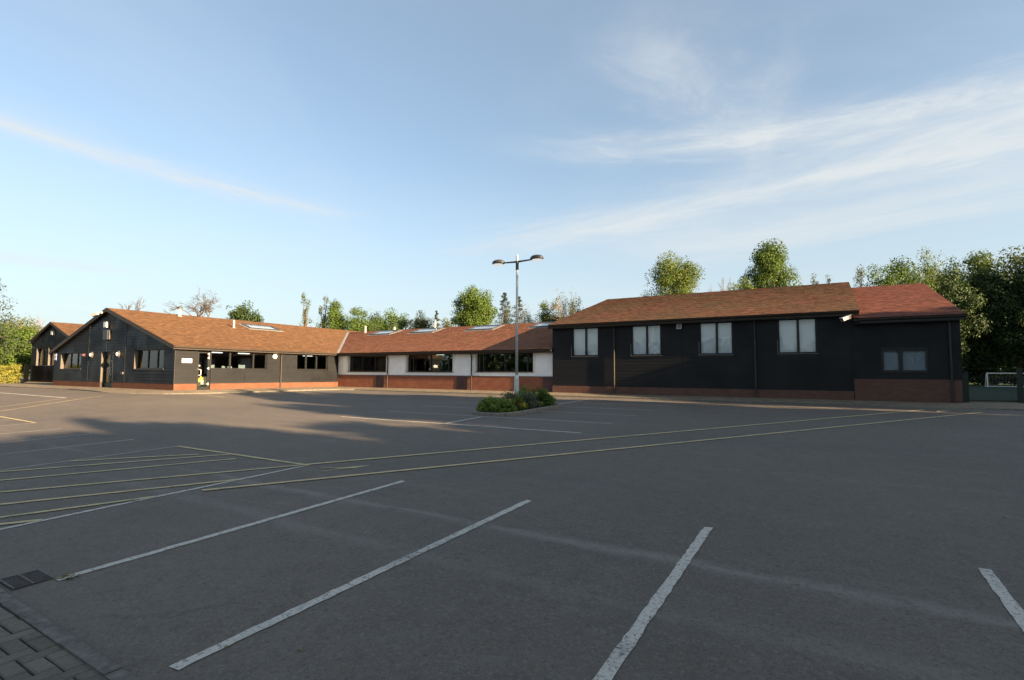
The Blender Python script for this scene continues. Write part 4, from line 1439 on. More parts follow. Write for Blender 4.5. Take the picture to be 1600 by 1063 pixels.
slab([(1.0, HE, AEZ), (AXR, HE, AEZ), (AXR, HRY, ARZ), (1.0, HRY, ARZ)], .12, M['deck'], 'roof_deck', an)
slab([(1.0, 2 * HRY - HE, AEZ), (AXR, 2 * HRY - HE, AEZ), (AXR, HRY, ARZ), (1.0, HRY, ARZ)], .12, M['deck'], 'roof_deck', an)
tiles('roof_tiles', (1.0, HE - .03, AEZ), (1, 0, 0), (0, math.cos(hang), math.sin(hang)), AXR - 1.0, slh, M['tile_red'], an, gauge=.24, tw=.22, seed=6, lip=.026)
ridge_tiles((1.0, HRY, ARZ), (AXR, HRY, ARZ), an, M['tile_red'])
ridge_tiles((AXR - .03, HE - .05, AEZ + .03), (AXR - .03, HRY, ARZ + .03), an, M['tile_red'], rad=.11, name='verge_tile')
beam((AXR - .03, HE, AEZ - .11), (AXR - .03, HRY, ARZ - .11), .04, .2, 'verge_board', M['fascia'], an)
beam((1.22, HE - .002, AEZ - .10), (AXR, HE - .002, AEZ - .10), .03, .17, 'fascia', M['black'], an)
gutter((AXR, HE - .08, AEZ - .045), (1.22, HE - .08, AEZ - .045), an)
k = MB(); k.box((AX0 + .05, HE + .02, AEZ - .21), (AX1, HY - .05, AEZ - .19)); k.build('soffit', M['black'], an)
k = MB(); k.quad((AX1, HY, PZ), (AX1, 42.1, PZ), (AX1, 42.1, 3.9), (AX1, HY, 3.9)); k.quad((AX1, HY, 3.9), (AX1, 42.1, 3.9), (AX1, HRY, ARZ - .13)); k.quad((HX0, 42.1, PZ), (AX1, 42.1, PZ), (AX1, 42.1, 3.9), (HX0, 42.1, 3.9)); k.build('side_wall', M['board_black'], an)


# ------------------------------------------------------------------ fittings on the walls
def cctv(loc, aim, label, bracket):
    o = thing('security_camera', label, 'security camera', loc)
    p, d = Vector(loc), Vector(aim).normalized()
    k = MB(); k.tube([p + Vector(bracket), p + Vector(bracket) * .4, p + Vector((0, 0, -.05))], .035, 8); k.build('bracket', M['whitep'], o)
    k = MB(); k.lathe(tuple(p + Vector(bracket)), [(.03, -.08), (.09, -.05), (.10, .03), (.05, .07)], 12); k.build('base_plate', M['whitep'], o)
    a, b = p - d * .18, p + d * .26
    beam(a, b, .13, .13, 'housing', M['whitep'], o)
    beam(a + Vector((0, 0, .075)) - d * .02, b + Vector((0, 0, .075)) + d * .07, .16, .014, 'sun_shield', M['whitep'], o)
    k = MB(); k.tube([b, b + d * .012], .05, 10); k.build('lens', M['black'], o)
    return o
cctv((-38.05, 13.95, 5.14), (-1, -.25, -.28), 'white security camera under the gable peak of the left building', (.35, .2, .12))
cctv((.78, 24.45, 3.98), (-.55, -.6, -.28), 'white security camera under the eaves between hall and annex', (.10, .42, .02))


def bulkhead(x, label):
    o = thing('wall_light', label, 'wall light', (x, LY - .05, 2.70), 'round lights either side of the fire exit')
    k = MB()
    n = 14
    for r, d in ((.15, .035), (.15, .09), (.11, .13)):
        for q in range(n):
            t = 2 * math.pi * q / n
            k.v.append((x + r * .8 * math.cos(t), LY - d, 2.70 + r * 1.25 * math.sin(t)))
    for a in (0, n):
        for q in range(n):
            k.f.append((a + q, a + (q + 1) % n, a + n + (q + 1) % n, a + n + q))
    k.f.append(tuple(2 * n + q for q in range(n)))
    k.build('housing', M['sillm'], o)
    k = MB(); k.lathe((0, 0, 0), [(.09, 0), (.075, .05), (.03, .08)], 12)
    k.v = [(x + a * .8, LY - .13 - c, 2.70 + b * 1.25) for a, b, c in k.v]
    k.build('diffuser', M['diffuser'], o, smooth=True)
bulkhead(-39.14, 'oval wall light left of the fire exit on the gable')
bulkhead(-35.59, 'oval wall light right of the fire exit on the gable')
o = thing('wall_light', 'round white wall light under the eaves right of the office window', 'wall light', (LX + .05, 20.1, 2.68))
k = MB(); k.lathe((0, 0, 0), [(.16, 0), (.16, .05), (.12, .10), (.05, .13)], 14); k.v = [(LX + .034 + c, 20.1 + a, 2.66 + b) for a, b, c in k.v]; k.build('diffuser', M['diffuser'], o, smooth=True)
k = MB(); k.box((LX + .034, 19.93, 2.80), (LX + .17, 20.27, 2.84)); k.build('hood', M['lampgrey'], o)


def floodlight(x, y, z, label):
    o = thing('floodlight', label, 'floodlight', (x, y, z))
    k = MB(); k.box((x - .2, y - .18, z - .15), (x + .2, y - .04, z + .2)); k.build('housing', M['whitep'], o)
    k = MB(); k.box((x - .16, y - .19, z - .11), (x + .16, y - .181, z + .16)); k.build('lens', M['diffuser'], o)
    k = MB(); k.box((x - .03, y - .04, z - .06), (x + .03, y + .0, z + .06)); k.build('bracket', M['lampgrey'], o)
floodlight(-37.3, LY, 4.48, 'pale floodlight high on the gable above the fire exit')
floodlight(-56.85, BY, 4.92, 'pale floodlight on the far gabled block')
o = thing('alarm_box', 'dark alarm box below the floodlight on the gable', 'alarm box', (-37.25, LY - .04, 3.95))
k = MB(); k.prism([(-37.55, LY - .16), (-36.98, LY - .16), (-36.98, LY - .04), (-37.55, LY - .04)], 3.60, 4.18); k.build('case', M['black'], o)
k = MB(); k.box((-36.96, LY - .10, 3.62), (-36.86, LY - .04, 4.16)); k.build('side_strip', M['sillm'], o)
o = thing('wall_box', 'white square ventilation box high on the black hall wall', 'vent box', (-5.81, HY - .04, 3.94))
k = MB(); k.box((-5.93, HY - .12, 3.82), (-5.70, HY - .036, 4.06)); k.build('case', M['whitep'], o)
for q in range(3):
    k = MB(); k.box((-5.88, HY - .128, 3.87 + q * .055), (-5.75, HY - .1205, 3.90 + q * .055)); k.build('louvre', M['sillm'], o)
o = thing('wall_box', 'small pale junction box low on the gable right of the fire exit', 'junction box', (-35.04, LY - .04, 1.6))
k = MB(); k.box((-35.18, LY - .10, 1.53), (-34.92, LY - .035, 1.66)); k.build('case', M['sillm'], o)


def wall_sign(F, u0, u1, v0, v1, d, label, cat, bg, marks=()):
    c = F.p((u0 + u1) / 2, v0, d)
    o = thing('sign', label, cat, c)
    fbox(F, u0, u1, v0, v1, d, d + .02).build('panel', M[bg], o)
    for a, b, e, f_, mm in marks:
        fbox(F, u0 + a, u0 + b, v0 + e, v0 + f_, d + .0202, d + .023).build('print', M[mm], o)
    return o
wall_sign(FF, fu(14.67), fu(15.18), 2.17, 2.40, .036, 'small plain white sign on the boards left of the front door', 'sign', 'trim')
wall_sign(GF, gu(-40.66), gu(-40.22), 2.63, 2.80, .036, 'small red and white fire sign beside the gable window', 'sign', 'red', ((.13, .31, .04, .13, 'trim'),))
wall_sign(GF, gu(-45.0), gu(-44.62), 2.42, 2.86, .036, 'pale blue notice at the left corner of the gable', 'sign', 'blue', ((.05, .33, .05, .16, 'trim'), (.05, .33, .25, .40, 'trim')))

# ------------------------------------------------------------------ planted island and lamp post
isl = thing('planted_island', 'kerbed island bed with low green shrubs in the middle of the car park', 'planting bed', (-9.35, 16.3, gz(-9.35, 16.3)))
IX0, IX1, IY0, IY1, IR = -10.15, -8.62, 13.98, 18.40, 0.55


def rrect(x0, x1, y0, y1, r, n=6):
    out = []
    for cx, cy, a0 in ((x1 - r, y0 + r, -90), (x1 - r, y1 - r, 0), (x0 + r, y1 - r, 90), (x0 + r, y0 + r, 180)):
        for q in range(n + 1):
            t = R(a0 + 90 * q / n)
            out.append((cx + r * math.cos(t), cy + r * math.sin(t)))
    return out
kp = rrect(IX0, IX1, IY0, IY1, IR)
kerb_run(kp + [kp[0]], isl, M['kerb_pale'], 0.46, 0.11, lambda x, y: gz(x, y) + 0.115)
k = MB()
ip = rrect(IX0 + .1, IX1 - .1, IY0 + .1, IY1 - .1, IR - .1)
k.quad(*[(x, y, gz(x, y) + .085) for x, y in ip]); k.build('soil', M['soil'], isl)


def leafball(mb, tint, c, rad, n, size, rnd, base_t=0.5, up=0.25, flat=1.0):
    """leaf quads spread through a clump, facing outwards on the whole"""
    c = Vector(c)
    for _ in range(n):
        d = Vector((rnd.gauss(0, 1), rnd.gauss(0, 1), rnd.gauss(0, 1)))
        if d.length < 1e-4:
            continue
        d.normalize()
        rr = (0.25 + 0.75 * rnd.random() ** 0.6)
        p = c + Vector((d.x * rad[0], d.y * rad[1], d.z * rad[2])) * rr
        nr = (d + Vector((rnd.gauss(0, .6), rnd.gauss(0, .6), rnd.gauss(0, .6) + up)))
        if nr.length < 1e-4:
            continue
        nr.normalize()
        a = nr.orthogonal().normalized()
        q = Matrix.Rotation(rnd.uniform(0, 6.28), 3, nr)
        a = q @ a
        b = nr.cross(a)
        s1 = size * rnd.uniform(.6, 1.35)
        s2 = s1 * rnd.uniform(.45, .75) * flat
        mb.quad(p - a * s1 * .5, p - b * s2 * .5 + nr * s1 * .08, p + a * s1 * .5, p + b * s2 * .5 + nr * s1 * .08)
        tint.append(max(0, min(1, base_t + rnd.uniform(-.3, .3))))


def shrub(x, y, rx, ry, h, leaf, label, seed, size=.07, n=900, name='shrub', flowers=0, spiky=False):
    rnd = random.Random(seed)
    z = gz(x, y) + .08
    o = thing(name, label, 'shrub', (x, y, z), 'low shrubs in the planted island')
    k = MB()
    for q in range(9):
        a = rnd.uniform(0, 6.28); r = rnd.uniform(.2, .8)
        k.tube([(x, y, z), (x + math.cos(a) * rx * r * .5, y + math.sin(a) * ry * r * .5, z + h * .4), (x + math.cos(a) * rx * r, y + math.sin(a) * ry * r, z + h * .75)], [.018, .012, .005], 5)
    k.build('stem', M['bark'], o)
    mb, t = MB(), []
    for q in range(16):
        a = rnd.uniform(0, 6.28); r = rnd.random() ** .5
        zz = h * (.30 + .55 * (1 - r * r) * rnd.uniform(.7, 1.15))
        leafball(mb, t, (x + math.cos(a) * rx * r * .8, y + math.sin(a) * ry * r * .8, z + zz), (rx * .33, ry * .33, h * .26), n // 16, size, rnd, rnd.uniform(.2, .75), flat=.5 if spiky else 1.0, up=.9 if spiky else .3)
    # skirt down to the soil
    for q in range(10):
        a = 6.28 * q / 10
        leafball(mb, t, (x + math.cos(a) * rx * .78, y + math.sin(a) * ry * .78, z + h * .22), (rx * .28, ry * .28, h * .22), n // 24, size, rnd, rnd.uniform(.05, .45))
    for q in range(14):   # stray shoots
        a = rnd.uniform(0, 6.28); r = rnd.random() * .85
        zz = h * (.95 + rnd.uniform(0, .22)) * (1 - .35 * r * r)
        leafball(mb, t, (x + math.cos(a) * rx * r, y + math.sin(a) * ry * r, z + zz), (.06, .06, .1), 10, size, rnd, .8)
    mb.build('foliage', leaf, o, tint=t)
    if flowers:
        fb_, ft = MB(), []
        for q in range(flowers):
            a = rnd.uniform(3.4, 6.2); r = rnd.uniform(.75, 1.05)
            leafball(fb_, ft, (x + math.cos(a) * rx * r, y + math.sin(a) * ry * r, z + h * rnd.uniform(.25, .95)), (.05, .05, .06), 9, .05, rnd, .5)
        fb_.build('flowers', M['petal'], o, tint=ft)
    return o
shrub(-9.55, 14.62, .58, .48, .44, M['leaf_shrub'], 'low rounded green shrub at the near end of the island', 11, n=2400)
shrub(-9.15, 14.72, .42, .45, .38, M['leaf_shrub'], 'low green shrub on the right near corner of the island', 12, n=1700)
shrub(-9.00, 15.35, .33, .33, .42, M['leaf_yel'], 'small yellow flowering shrub on the right edge of the island', 13, flowers=16, n=900)
shrub(-9.50, 15.75, .50, .55, .58, M['leaf_grey'], 'grey green lavender like shrub at the foot of the lamp post', 14, size=.06, spiky=True, n=2200)
shrub(-9.08, 16.25, .42, .48, .50, M['leaf_grey'], 'grey green shrub right of the lamp post', 15, size=.06, spiky=True, n=1800)
shrub(-9.60, 16.85, .52, .58, .70, M['leaf_shrub'], 'tallest green shrub behind the lamp post', 16, n=2400)
shrub(-9.12, 17.15, .45, .52, .58, M['leaf_mid'], 'dark green shrub towards the far end of the island', 17, flowers=3, n=2000)
shrub(-9.30, 17.75, .50, .42, .52, M['leaf_shrub'], 'broad green shrub at the far end of the island', 18, n=2000)

lp = thing('street_lamp', 'tall grey steel lamp post with two oval heads in the island', 'street lamp', (-9.42, 15.98, gz(-9.4, 16) + .08))
LPX, LPY, LPZ = -9.42, 15.98, gz(-9.42, 15.98)
k = MB(); k.tube([(LPX, LPY, LPZ), (LPX, LPY, LPZ + 1.15)], [.085, .085], 16); k.tube([(LPX, LPY, LPZ + 1.15), (LPX, LPY, LPZ + 1.27)], [.085, .052], 16); k.build('base_section', M['steel'], lp, smooth=False)
k = MB(); k.tube([(LPX, LPY, LPZ + 1.27), (LPX, LPY, 5.88)], [.050, .040], 16); k.build('shaft', M['steel'], lp, smooth=True)
k = MB(); k.box((LPX - .045, LPY - .095, LPZ + .45), (LPX + .045, LPY - .078, LPZ + .95)); k.build('access_door', M['steel'], lp)
k = MB(); k.lathe((LPX, LPY, 5.86), [(.05, 0), (.05, .05), (.03, .09), (.008, .12)], 12); k.build('finial', M['steel'], lp)
k = MB(); k.lathe((LPX, LPY, 5.42), [(.053, 0), (.056, .02), (.056, .3), (.053, .33)], 14); k.build('collar', M['lampgrey'], lp)
for sg in (-1, 1):
    k = MB()
    hx = LPX + sg * .80
    k.tube([(LPX, LPY, 5.72), (LPX + sg * .35, LPY, 5.73), (hx - sg * .2, LPY, 5.74)], [.036, .028, .024], 10)
    k.build('arm', M['lampgrey'], lp, smooth=True)
    k = MB()
    k.lathe((hx, LPY, 5.70), [(.17, .015), (.20, .03), (.205, .06), (.19, .11), (.14, .155), (.06, .18), (.01, .185)], 20, 1.25, .95)
    hd = k.build('lamp_head', M['lampgrey'], lp, smooth=True)
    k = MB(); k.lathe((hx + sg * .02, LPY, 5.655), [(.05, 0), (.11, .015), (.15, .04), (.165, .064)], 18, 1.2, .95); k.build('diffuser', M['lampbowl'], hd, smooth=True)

# ------------------------------------------------------------------ gate, goals
gt = thing('sports_gate', 'dark green steel gate panel beside the annex leading to the pitch', 'gate', (5.3, 26.2, PZ))
for x, y, wd in ((4.42, 25.75, .09), (4.56, 25.8, .05), (6.24, 26.62, .07)):
    k = MB(); k.box((x - wd, y - wd, PZ - .1), (x + wd, y + wd, 1.86 if wd < .06 else 2.0 if x > 6 else 1.80)); p_ = k.build('post', M['green'], gt)
    k = MB(); k.box((x - wd - .01, y - wd - .01, (1.86 if wd < .06 else 2.0 if x > 6 else 1.80) + .001), (x + wd + .01, y + wd + .01, (1.86 if wd < .06 else 2.0 if x > 6 else 1.80) + .02)); k.build('cap', M['green'], p_)
ga, gb_ = Vector((4.62, 25.82, 0)), Vector((6.17, 26.60, 0))
for z in (PZ + .06,):
    beam(ga + Vector((0, 0, z)), gb_ + Vector((0, 0, z)), .05, .06, 'rail', M['green'], gt)
k = MB()
for q in range(1, 30):
    p = ga.lerp(gb_, q / 30)
    k.tube([(p.x, p.y, PZ + .08), (p.x, p.y, 1.76)], .0016, 4)
for q in range(9):
    k.tube([ga + Vector((0, 0, PZ + .2 + q * .18)), gb_ + Vector((0, 0, PZ + .2 + q * .18))], .0016, 4)
k.build('wire_mesh', M['green'], gt)['kind'] = 'stuff'


def goal(x0, x1, y, h, label, rad=.05, dep=.9):
    o = thing('football_goal', label, 'goal', ((x0 + x1) / 2, y, .62))
    for x in (x0, x1):
        k = MB(); k.tube([(x, y, .615), (x, y, .615 + h)], rad, 10); k.build('post', M['trim'], o)
        k = MB(); k.tube([(x, y, .615 + h), (x, y + dep * .4, .615 + h * .95), (x, y + dep, .64)], rad * .6, 8); k.build('side_brace', M['trim'], o)
    k = MB(); k.tube([(x0 - rad, y, .615 + h), (x1 + rad, y, .615 + h)], rad, 10); k.build('crossbar', M['trim'], o)
    k = MB(); k.tube([(x0, y + dep, .65), (x1, y + dep, .65)], rad * .8, 8); k.build('rear_bar', M['trim'], o)
    k = MB()
    n = 14
    for q in range(n + 1):
        x = x0 + (x1 - x0) * q / n
        k.tube([(x, y + .01, .6 + h), (x, y + dep * .4, .6 + h * .93), (x, y + dep, .66)], .003, 3)
    for q in range(1, 7):
        t = q / 7
        k.tube([(x0, y + dep * (.4 + .6 * t), .6 + h * .93 * (1 - t) + .06 * t), (x1, y + dep * (.4 + .6 * t), .6 + h * .93 * (1 - t) + .06 * t)], .003, 3)
    for x in (x0, x1):
        for q in range(1, 7):
            k.tube([(x, y, .62 + h * q / 7), (x, y + dep * (1 - .6 * q / 7), .62 + h * .93 * q / 7)], .003, 3)
    k.build('net', M['trim'], o)['kind'] = 'stuff'
goal(14.2, 17.9, 71.0, 1.38, 'white five a side goal on the near end of the pitch', .06, 1.0)
goal(20.6, 24.2, 81.5, 2.2, 'white goal frame on the far side of the pitch in shade', .05, 1.0)


# ------------------------------------------------------------------ trees
def branches(mb, p, d, L, r, depth, rnd, tips, spread=0.5, up=0.12, n=3, shrink=0.72, sides=5, minr=.012):
    pts, rad = [p], [r]
    q = p.copy()
    dd = d.copy()
    seg = 3 if depth > 1 else 2
    for s_ in range(seg):
        dd = (dd + Vector((rnd.gauss(0, .11), rnd.gauss(0, .11), rnd.gauss(0, .06) + up * .25))).normalized()
        q = q + dd * (L / seg)
        pts.append(q.copy())
        rad.append(max(minr * .6, r * (1 - .45 * (s_ + 1) / seg)))
    mb.tube(pts, rad, sides if depth > 2 else 3, caps=False)
    if depth == 0:
        tips.append(q)
        return
    for b in range(n + (1 if rnd.random() < .4 else 0)):
        t = rnd.uniform(.45, 1.0) if b else 1.0
        i = min(seg - 1, int(t * seg))
        base = pts[i].lerp(pts[i + 1], t * seg - i) if i < seg else pts[-1]
        a = Vector((rnd.gauss(0, 1), rnd.gauss(0, 1), rnd.gauss(0, .5)))
        a = (a - dd * a.dot(dd)).normalized()
        nd = (dd * (1 - spread * .4) + a * spread * rnd.uniform(.7, 1.3) + Vector((0, 0, up))).normalized()
        branches(mb, base, nd, L * shrink * rnd.uniform(.75, 1.15), max(minr, r * .58), depth - 1, rnd, tips, spread, up, n, shrink, sides, minr)


def bare_tree(x, y, h, w_, label, seed, material='barkpale', depth=5, group=None, spread=.55, trunkf=.30, minr=.018, fuzz=0):
    rnd = random.Random(seed)
    z = .58
    o = thing('bare_tree', label, 'tree', (x, y, z), group)
    k, tips = MB(), []
    th = h * trunkf
    k.tube([(x, y, z - .1), (x + .05, y, z + th * .5), (x, y, z + th)], [h * .026, h * .021, h * .018], 9, caps=False)
    for q in range(4):
        a = 6.28 * q / 4 + rnd.uniform(-.4, .4)
        d = Vector((math.cos(a) * .75, math.sin(a) * .75, 1.0 if q else 1.8)).normalized()
        branches(k, Vector((x, y, z + th * rnd.uniform(.8, 1.0))), d, h * .26, h * .012, depth - 1, rnd, tips, spread, .10, 3, .70, 5, minr)
    # fit to the height asked for
    top = max(v[2] for v in k.v)
    wid = max(max(abs(v[0] - x) for v in k.v), .1)
    fz, fx = (h) / (top - z), w_ / wid
    k.v = [(x + (v[0] - x) * fx, y + (v[1] - y) * fx, z + (v[2] - z) * fz) for v in k.v]
    k.build('trunk', M[material], o)
    if fuzz:
        mb, t = MB(), []
        for p in tips[::2]:
            leafball(mb, t, (x + (p.x - x) * fx, y + (p.y - y) * fx, z + (p.z - z) * fz), (.35, .35, .35), fuzz, .16, rnd, .5)
        mb.build('crown', M['leaf_olive'], o, tint=t)
    return o


def leaf_tree(x, y, h, w_, leaf, label, seed, name='broadleaf_tree', n=4200, size=.24, clumps=34, base=.28, shape='round', group=None, z=.58, clumpr=.30, cat='tree', gap=0.0):
    """tapered trunk with limbs running out to leaf clumps that leave gaps between them"""
    rnd = random.Random(seed)
    if name != 'shade_tree':          # finer leaves, more of them
        n, size = int(n * 1.75), size * .74
    o = thing(name, label, cat, (x, y, z), group)
    tk = MB()
    tr = max(.06, h * .02)
    tk.tube([(x, y, z - .1), (x + rnd.uniform(-.1, .1), y, z + h * .35), (x + rnd.uniform(-.15, .15), y, z + h * .8)], [tr, tr * .75, tr * .25], 8, caps=False)
    mb, t = MB(), []
    cz, hz = z + h * (base + 1) / 2, h * (1 - base) / 2
    per = max(8, n // clumps)
    for q in range(clumps):
        if shape == 'round':
            d = Vector((rnd.gauss(0, 1), rnd.gauss(0, 1), rnd.gauss(0, 1))).normalized()
            rr = rnd.uniform(.30, .78)
            c = Vector((x + d.x * w_ * rr, y + d.y * w_ * rr, cz + d.z * hz * rr))
            cr = clumpr * w_ * rnd.uniform(.65, 1.25)
            rad = (cr, cr, cr * .85)
        elif shape == 'cone':
            f = rnd.random() ** .8
            a = rnd.uniform(0, 6.28)
            r = w_ * (1 - f) * rnd.uniform(.4, .85)
            c = Vector((x + math.cos(a) * r, y + math.sin(a) * r, z + h * (base + (1 - base) * f * .95)))
            cr = w_ * (.16 + .30 * (1 - f)) * rnd.uniform(.8, 1.2)
            rad = (cr, cr, cr * 1.0)
        elif shape == 'layer':       # conifer with drooping tiers
            f = (q + .5) / clumps
            a = q * 2.4
            r = w_ * (1 - f) ** .85 * rnd.uniform(.45, .85)
            c = Vector((x + math.cos(a) * r, y + math.sin(a) * r, z + h * (base + (1 - base) * f * .98)))
            cr = w_ * (.10 + .34 * (1 - f))
            rad = (cr * rnd.uniform(.8, 1.2), cr * rnd.uniform(.8, 1.2), cr * rnd.uniform(.45, .8))
        else:                         # 'tall': loose upright wisps
            f = rnd.random()
            a = rnd.uniform(0, 6.28)
            r = w_ * rnd.uniform(.1, .8) * (1 - .6 * f)
            c = Vector((x + math.cos(a) * r, y + math.sin(a) * r, z + h * (base + (1 - base) * f * .93)))
            cr = w_ * .30 * rnd.uniform(.6, 1.2)
            rad = (cr, cr, cr * 1.5)
        leafball(mb, t, c, rad, per, size, rnd, rnd.uniform(.15, .8))
        if q % 2 == 0:
            j = Vector((x, y, z + h * rnd.uniform(.25, .65)))
            if j.z > c.z:
                j.z = max(z + h * .2, c.z - .3)
            tk.tube([j, j.lerp(c, .55) + Vector((0, 0, .08 * h * rnd.random())), c], [tr * .4, tr * .22, .02], 5, caps=False)
    # inner mass, darker kinds of leaf towards the middle are only seen through gaps
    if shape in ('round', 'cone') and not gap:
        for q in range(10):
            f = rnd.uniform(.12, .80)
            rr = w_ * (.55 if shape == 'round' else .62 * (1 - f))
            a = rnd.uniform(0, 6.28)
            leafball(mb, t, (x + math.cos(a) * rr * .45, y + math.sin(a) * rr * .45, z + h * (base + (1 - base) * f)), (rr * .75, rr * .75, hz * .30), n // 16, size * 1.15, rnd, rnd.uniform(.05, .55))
    # a few loose sprays break the outline
    for q in range(clumps // 2):
        d = Vector((rnd.gauss(0, 1), rnd.gauss(0, 1), rnd.gauss(.2, .8))).normalized()
        if shape == 'round':
            c = Vector((x + d.x * w_ * .80, y + d.y * w_ * .80, cz + d.z * hz * .82))
            leafball(mb, t, c, (w_ * .16, w_ * .16, w_ * .14), 16, size, rnd, .75)
    tk.build('trunk', M['bark'], o)
    zs = sorted(v[2] for v in mb.v)
    top = zs[int(len(zs) * .988)]
    fz = h / max(.1, top - z)
    mb.v = [(v[0], v[1], z + (v[2] - z) * fz) for v in mb.v]
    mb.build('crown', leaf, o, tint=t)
    return o


BT = 'trees behind the buildings'
# far left
leaf_tree(-62.3, 14.4, 12.0, 3.7, M['leaf_pine'], 'dark pine whose branch tips reach in at the left edge', 21, 'pine_tree', 3400, .22, 40, .2, 'layer')
leaf_tree(-70.5, 16.2, 5.7, 3.4, M['leaf_olive'], 'yellow green scrub tree behind the hedge at the left edge', 22, 'scrub_tree', 5200, .22, 40, .02)
leaf_tree(-67.6, 18.6, 5.3, 2.8, M['leaf_mid'], 'bushy green scrub tree left of the far gabled block', 23, 'scrub_tree', 4600, .22, 40, .02)
leaf_tree(-66.8, 22.8, 5.5, 2.6, M['leaf_dark'], 'dark scrub tree tight against the far gabled block', 24, 'scrub_tree', 3600, .22, 34, .02)
leaf_tree(-74.0, 20.5, 6.4, 3.6, M['leaf_olive'], 'olive scrub tree deepest in the thicket on the left', 25, 'scrub_tree', 4600, .25, 40, .02)
bare_tree(-72.0, 21.5, 7.4, 1.6, 'thin bare sapling rising out of the left thicket', 26, depth=4)
bare_tree(-85.0, 35.8, 12.2, 2.3, 'small leafless tree above the gable roof ridge', 27, 'bark', depth=4, minr=.035, trunkf=.82)
bare_tree(-76.8, 40.6, 14.0, 4.4, 'large leafless oak above the left roof beside the flue', 28, 'bark', depth=5, minr=.024, trunkf=.81, spread=.75)
leaf_tree(-71.7, 43.9, 10.8, 3.0, M['leaf_dark'], 'dark bushy evergreen top above the left roof', 29, 'evergreen_tree', 1600, .34, 22, .45, 'round')
leaf_tree(-59.6, 45.2, 11.6, 1.5, M['leaf_olive'], 'thin sparse sapling left of the conical tree', 30, 'sapling', 700, .22, 18, .35, 'tall')
leaf_tree(-57.9, 46.9, 11.3, 1.5, M['leaf_olive'], 'thin sparse sapling touching the conical tree', 31, 'sapling', 800, .22, 20, .35, 'tall')
leaf_tree(-56.3, 47.4, 10.4, 4.6, M['leaf_mid'], 'conical green tree above the roof valley', 32, 'conical_tree', 5200, .22, 46, .3, 'cone')
leaf_tree(-53.4, 49.1, 9.5, 3.0, M['leaf_mid'], 'round green tree right of the roof valley', 33, 'broadleaf_tree', 3200, .24, 30)
leaf_tree(-60.3, 58.9, 10.2, 2.4, M['leaf_dark'], 'dark tree between two round green trees', 34, 'broadleaf_tree', 1600, .26, 20)
leaf_tree(-51.0, 52.9, 9.4, 2.8, M['leaf_mid'], 'second round green tree right of the roof valley', 35, 'broadleaf_tree', 3000, .24, 30)
leaf_tree(-57.2, 64.6, 11.0, 2.6, M['leaf_pine'], 'dark twin topped pine behind the white pipes', 36, 'pine_tree', 1500, .26, 16)
leaf_tree(-47.5, 55.1, 8.6, 2.6, M['leaf_olive'], 'olive tree in front of the dark twin topped pine', 37, 'broadleaf_tree', 1900, .24, 24)
leaf_tree(-54.2, 66.1, 11.2, 2.2, M['leaf_pine'], 'small pointed conifer above the third white pipe', 38, 'conifer', 1200, .24, 26, .2, 'layer')
leaf_tree(-46.2, 59.4, 8.7, 2.4, M['leaf_olive'], 'low olive bush top left of the big round tree', 39, 'broadleaf_tree', 1400, .24, 20)
leaf_tree(-37.9, 53.7, 11.4, 3.5, M['leaf_mid'], 'big round leafy green tree left of the lamp post', 40, 'broadleaf_tree', 11000, .24, 80, .3, clumpr=.26)
leaf_tree(-47.2, 75.9, 14.9, 3.6, M['leaf_pine'], 'tall dark conifer left of the lamp post', 41, 'conifer', 2600, .26, 44, .2, 'layer')
leaf_tree(-45.0, 76.9, 14.2, 3.4, M['leaf_pine'], 'dark conifer hidden partly behind the lamp post', 42, 'conifer', 2200, .26, 40, .2, 'layer')
leaf_tree(-39.0, 63.0, 10.5, 2.2, M['leaf_olive'], 'olive tree just left of the lamp shaft', 43, 'broadleaf_tree', 1300, .22, 22, .3, 'tall')
bare_tree(-35.2, 62.3, 11.0, 1.3, 'pale bare birch right of the lamp shaft', 44, depth=5, minr=.02, fuzz=2, trunkf=.6)
leaf_tree(-33.0, 63.2, 10.7, 3.6, M['leaf_yel'], 'yellow green tree right of the pale birch', 45, 'broadleaf_tree', 1900, .22, 26, .3, 'cone')
bare_tree(-28.6, 61.2, 12.2, 2.3, 'twiggy half leafed tree beside the left end of the hall roof', 46, depth=5, minr=.02, fuzz=3, trunkf=.55)
leaf_tree(-30.6, 61.6, 10.6, 2.2, M['leaf_olive'], 'olive tree left of the twiggy tree', 47, 'broadleaf_tree', 1500, .22, 24)
leaf_tree(-26.9, 60.6, 10.0, 2.0, M['leaf_olive'], 'low olive tree tucked against the hall roof end', 48, 'broadleaf_tree', 1200, .22, 20)
# behind the hall
leaf_tree(-15.3, 62.3, 14.6, 4.0, M['leaf_yel'], 'large yellow green oak above the hall roof', 49, 'broadleaf_tree', 9000, .22, 70, .3, clumpr=.27)
bare_tree(-12.6, 79.3, 15.4, 2.4, 'thin bare tree right of the yellow green oak', 50, 'bark', depth=5, minr=.022, trunkf=.62)
bare_tree(-9.9, 78.0, 14.6, 2.0, 'thin bare tree left of the dense dark green tree', 51, 'bark', depth=5, minr=.022, trunkf=.62)
leaf_tree(-5.9, 72.5, 17.4, 4.0, M['leaf_mid'], 'tall dense dark green tree above the middle of the hall roof', 52, 'broadleaf_tree', 11000, .26, 80, .3, clumpr=.26)
leaf_tree(-8.3, 66.0, 12.2, 2.2, M['leaf_yel'], 'pale green bush top at the foot of the dense tree', 53, 'broadleaf_tree', 1800, .24, 24)
leaf_tree(-0.8, 86.2, 15.6, 1.3, M['leaf_olive'], 'wispy sapling above the right half of the hall roof', 54, 'sapling', 700, .24, 20, .4, 'tall')
leaf_tree(0.7, 84.0, 14.9, 1.3, M['leaf_olive'], 'second wispy sapling near the hall roof verge', 55, 'sapling', 600, .24, 18, .4, 'tall')
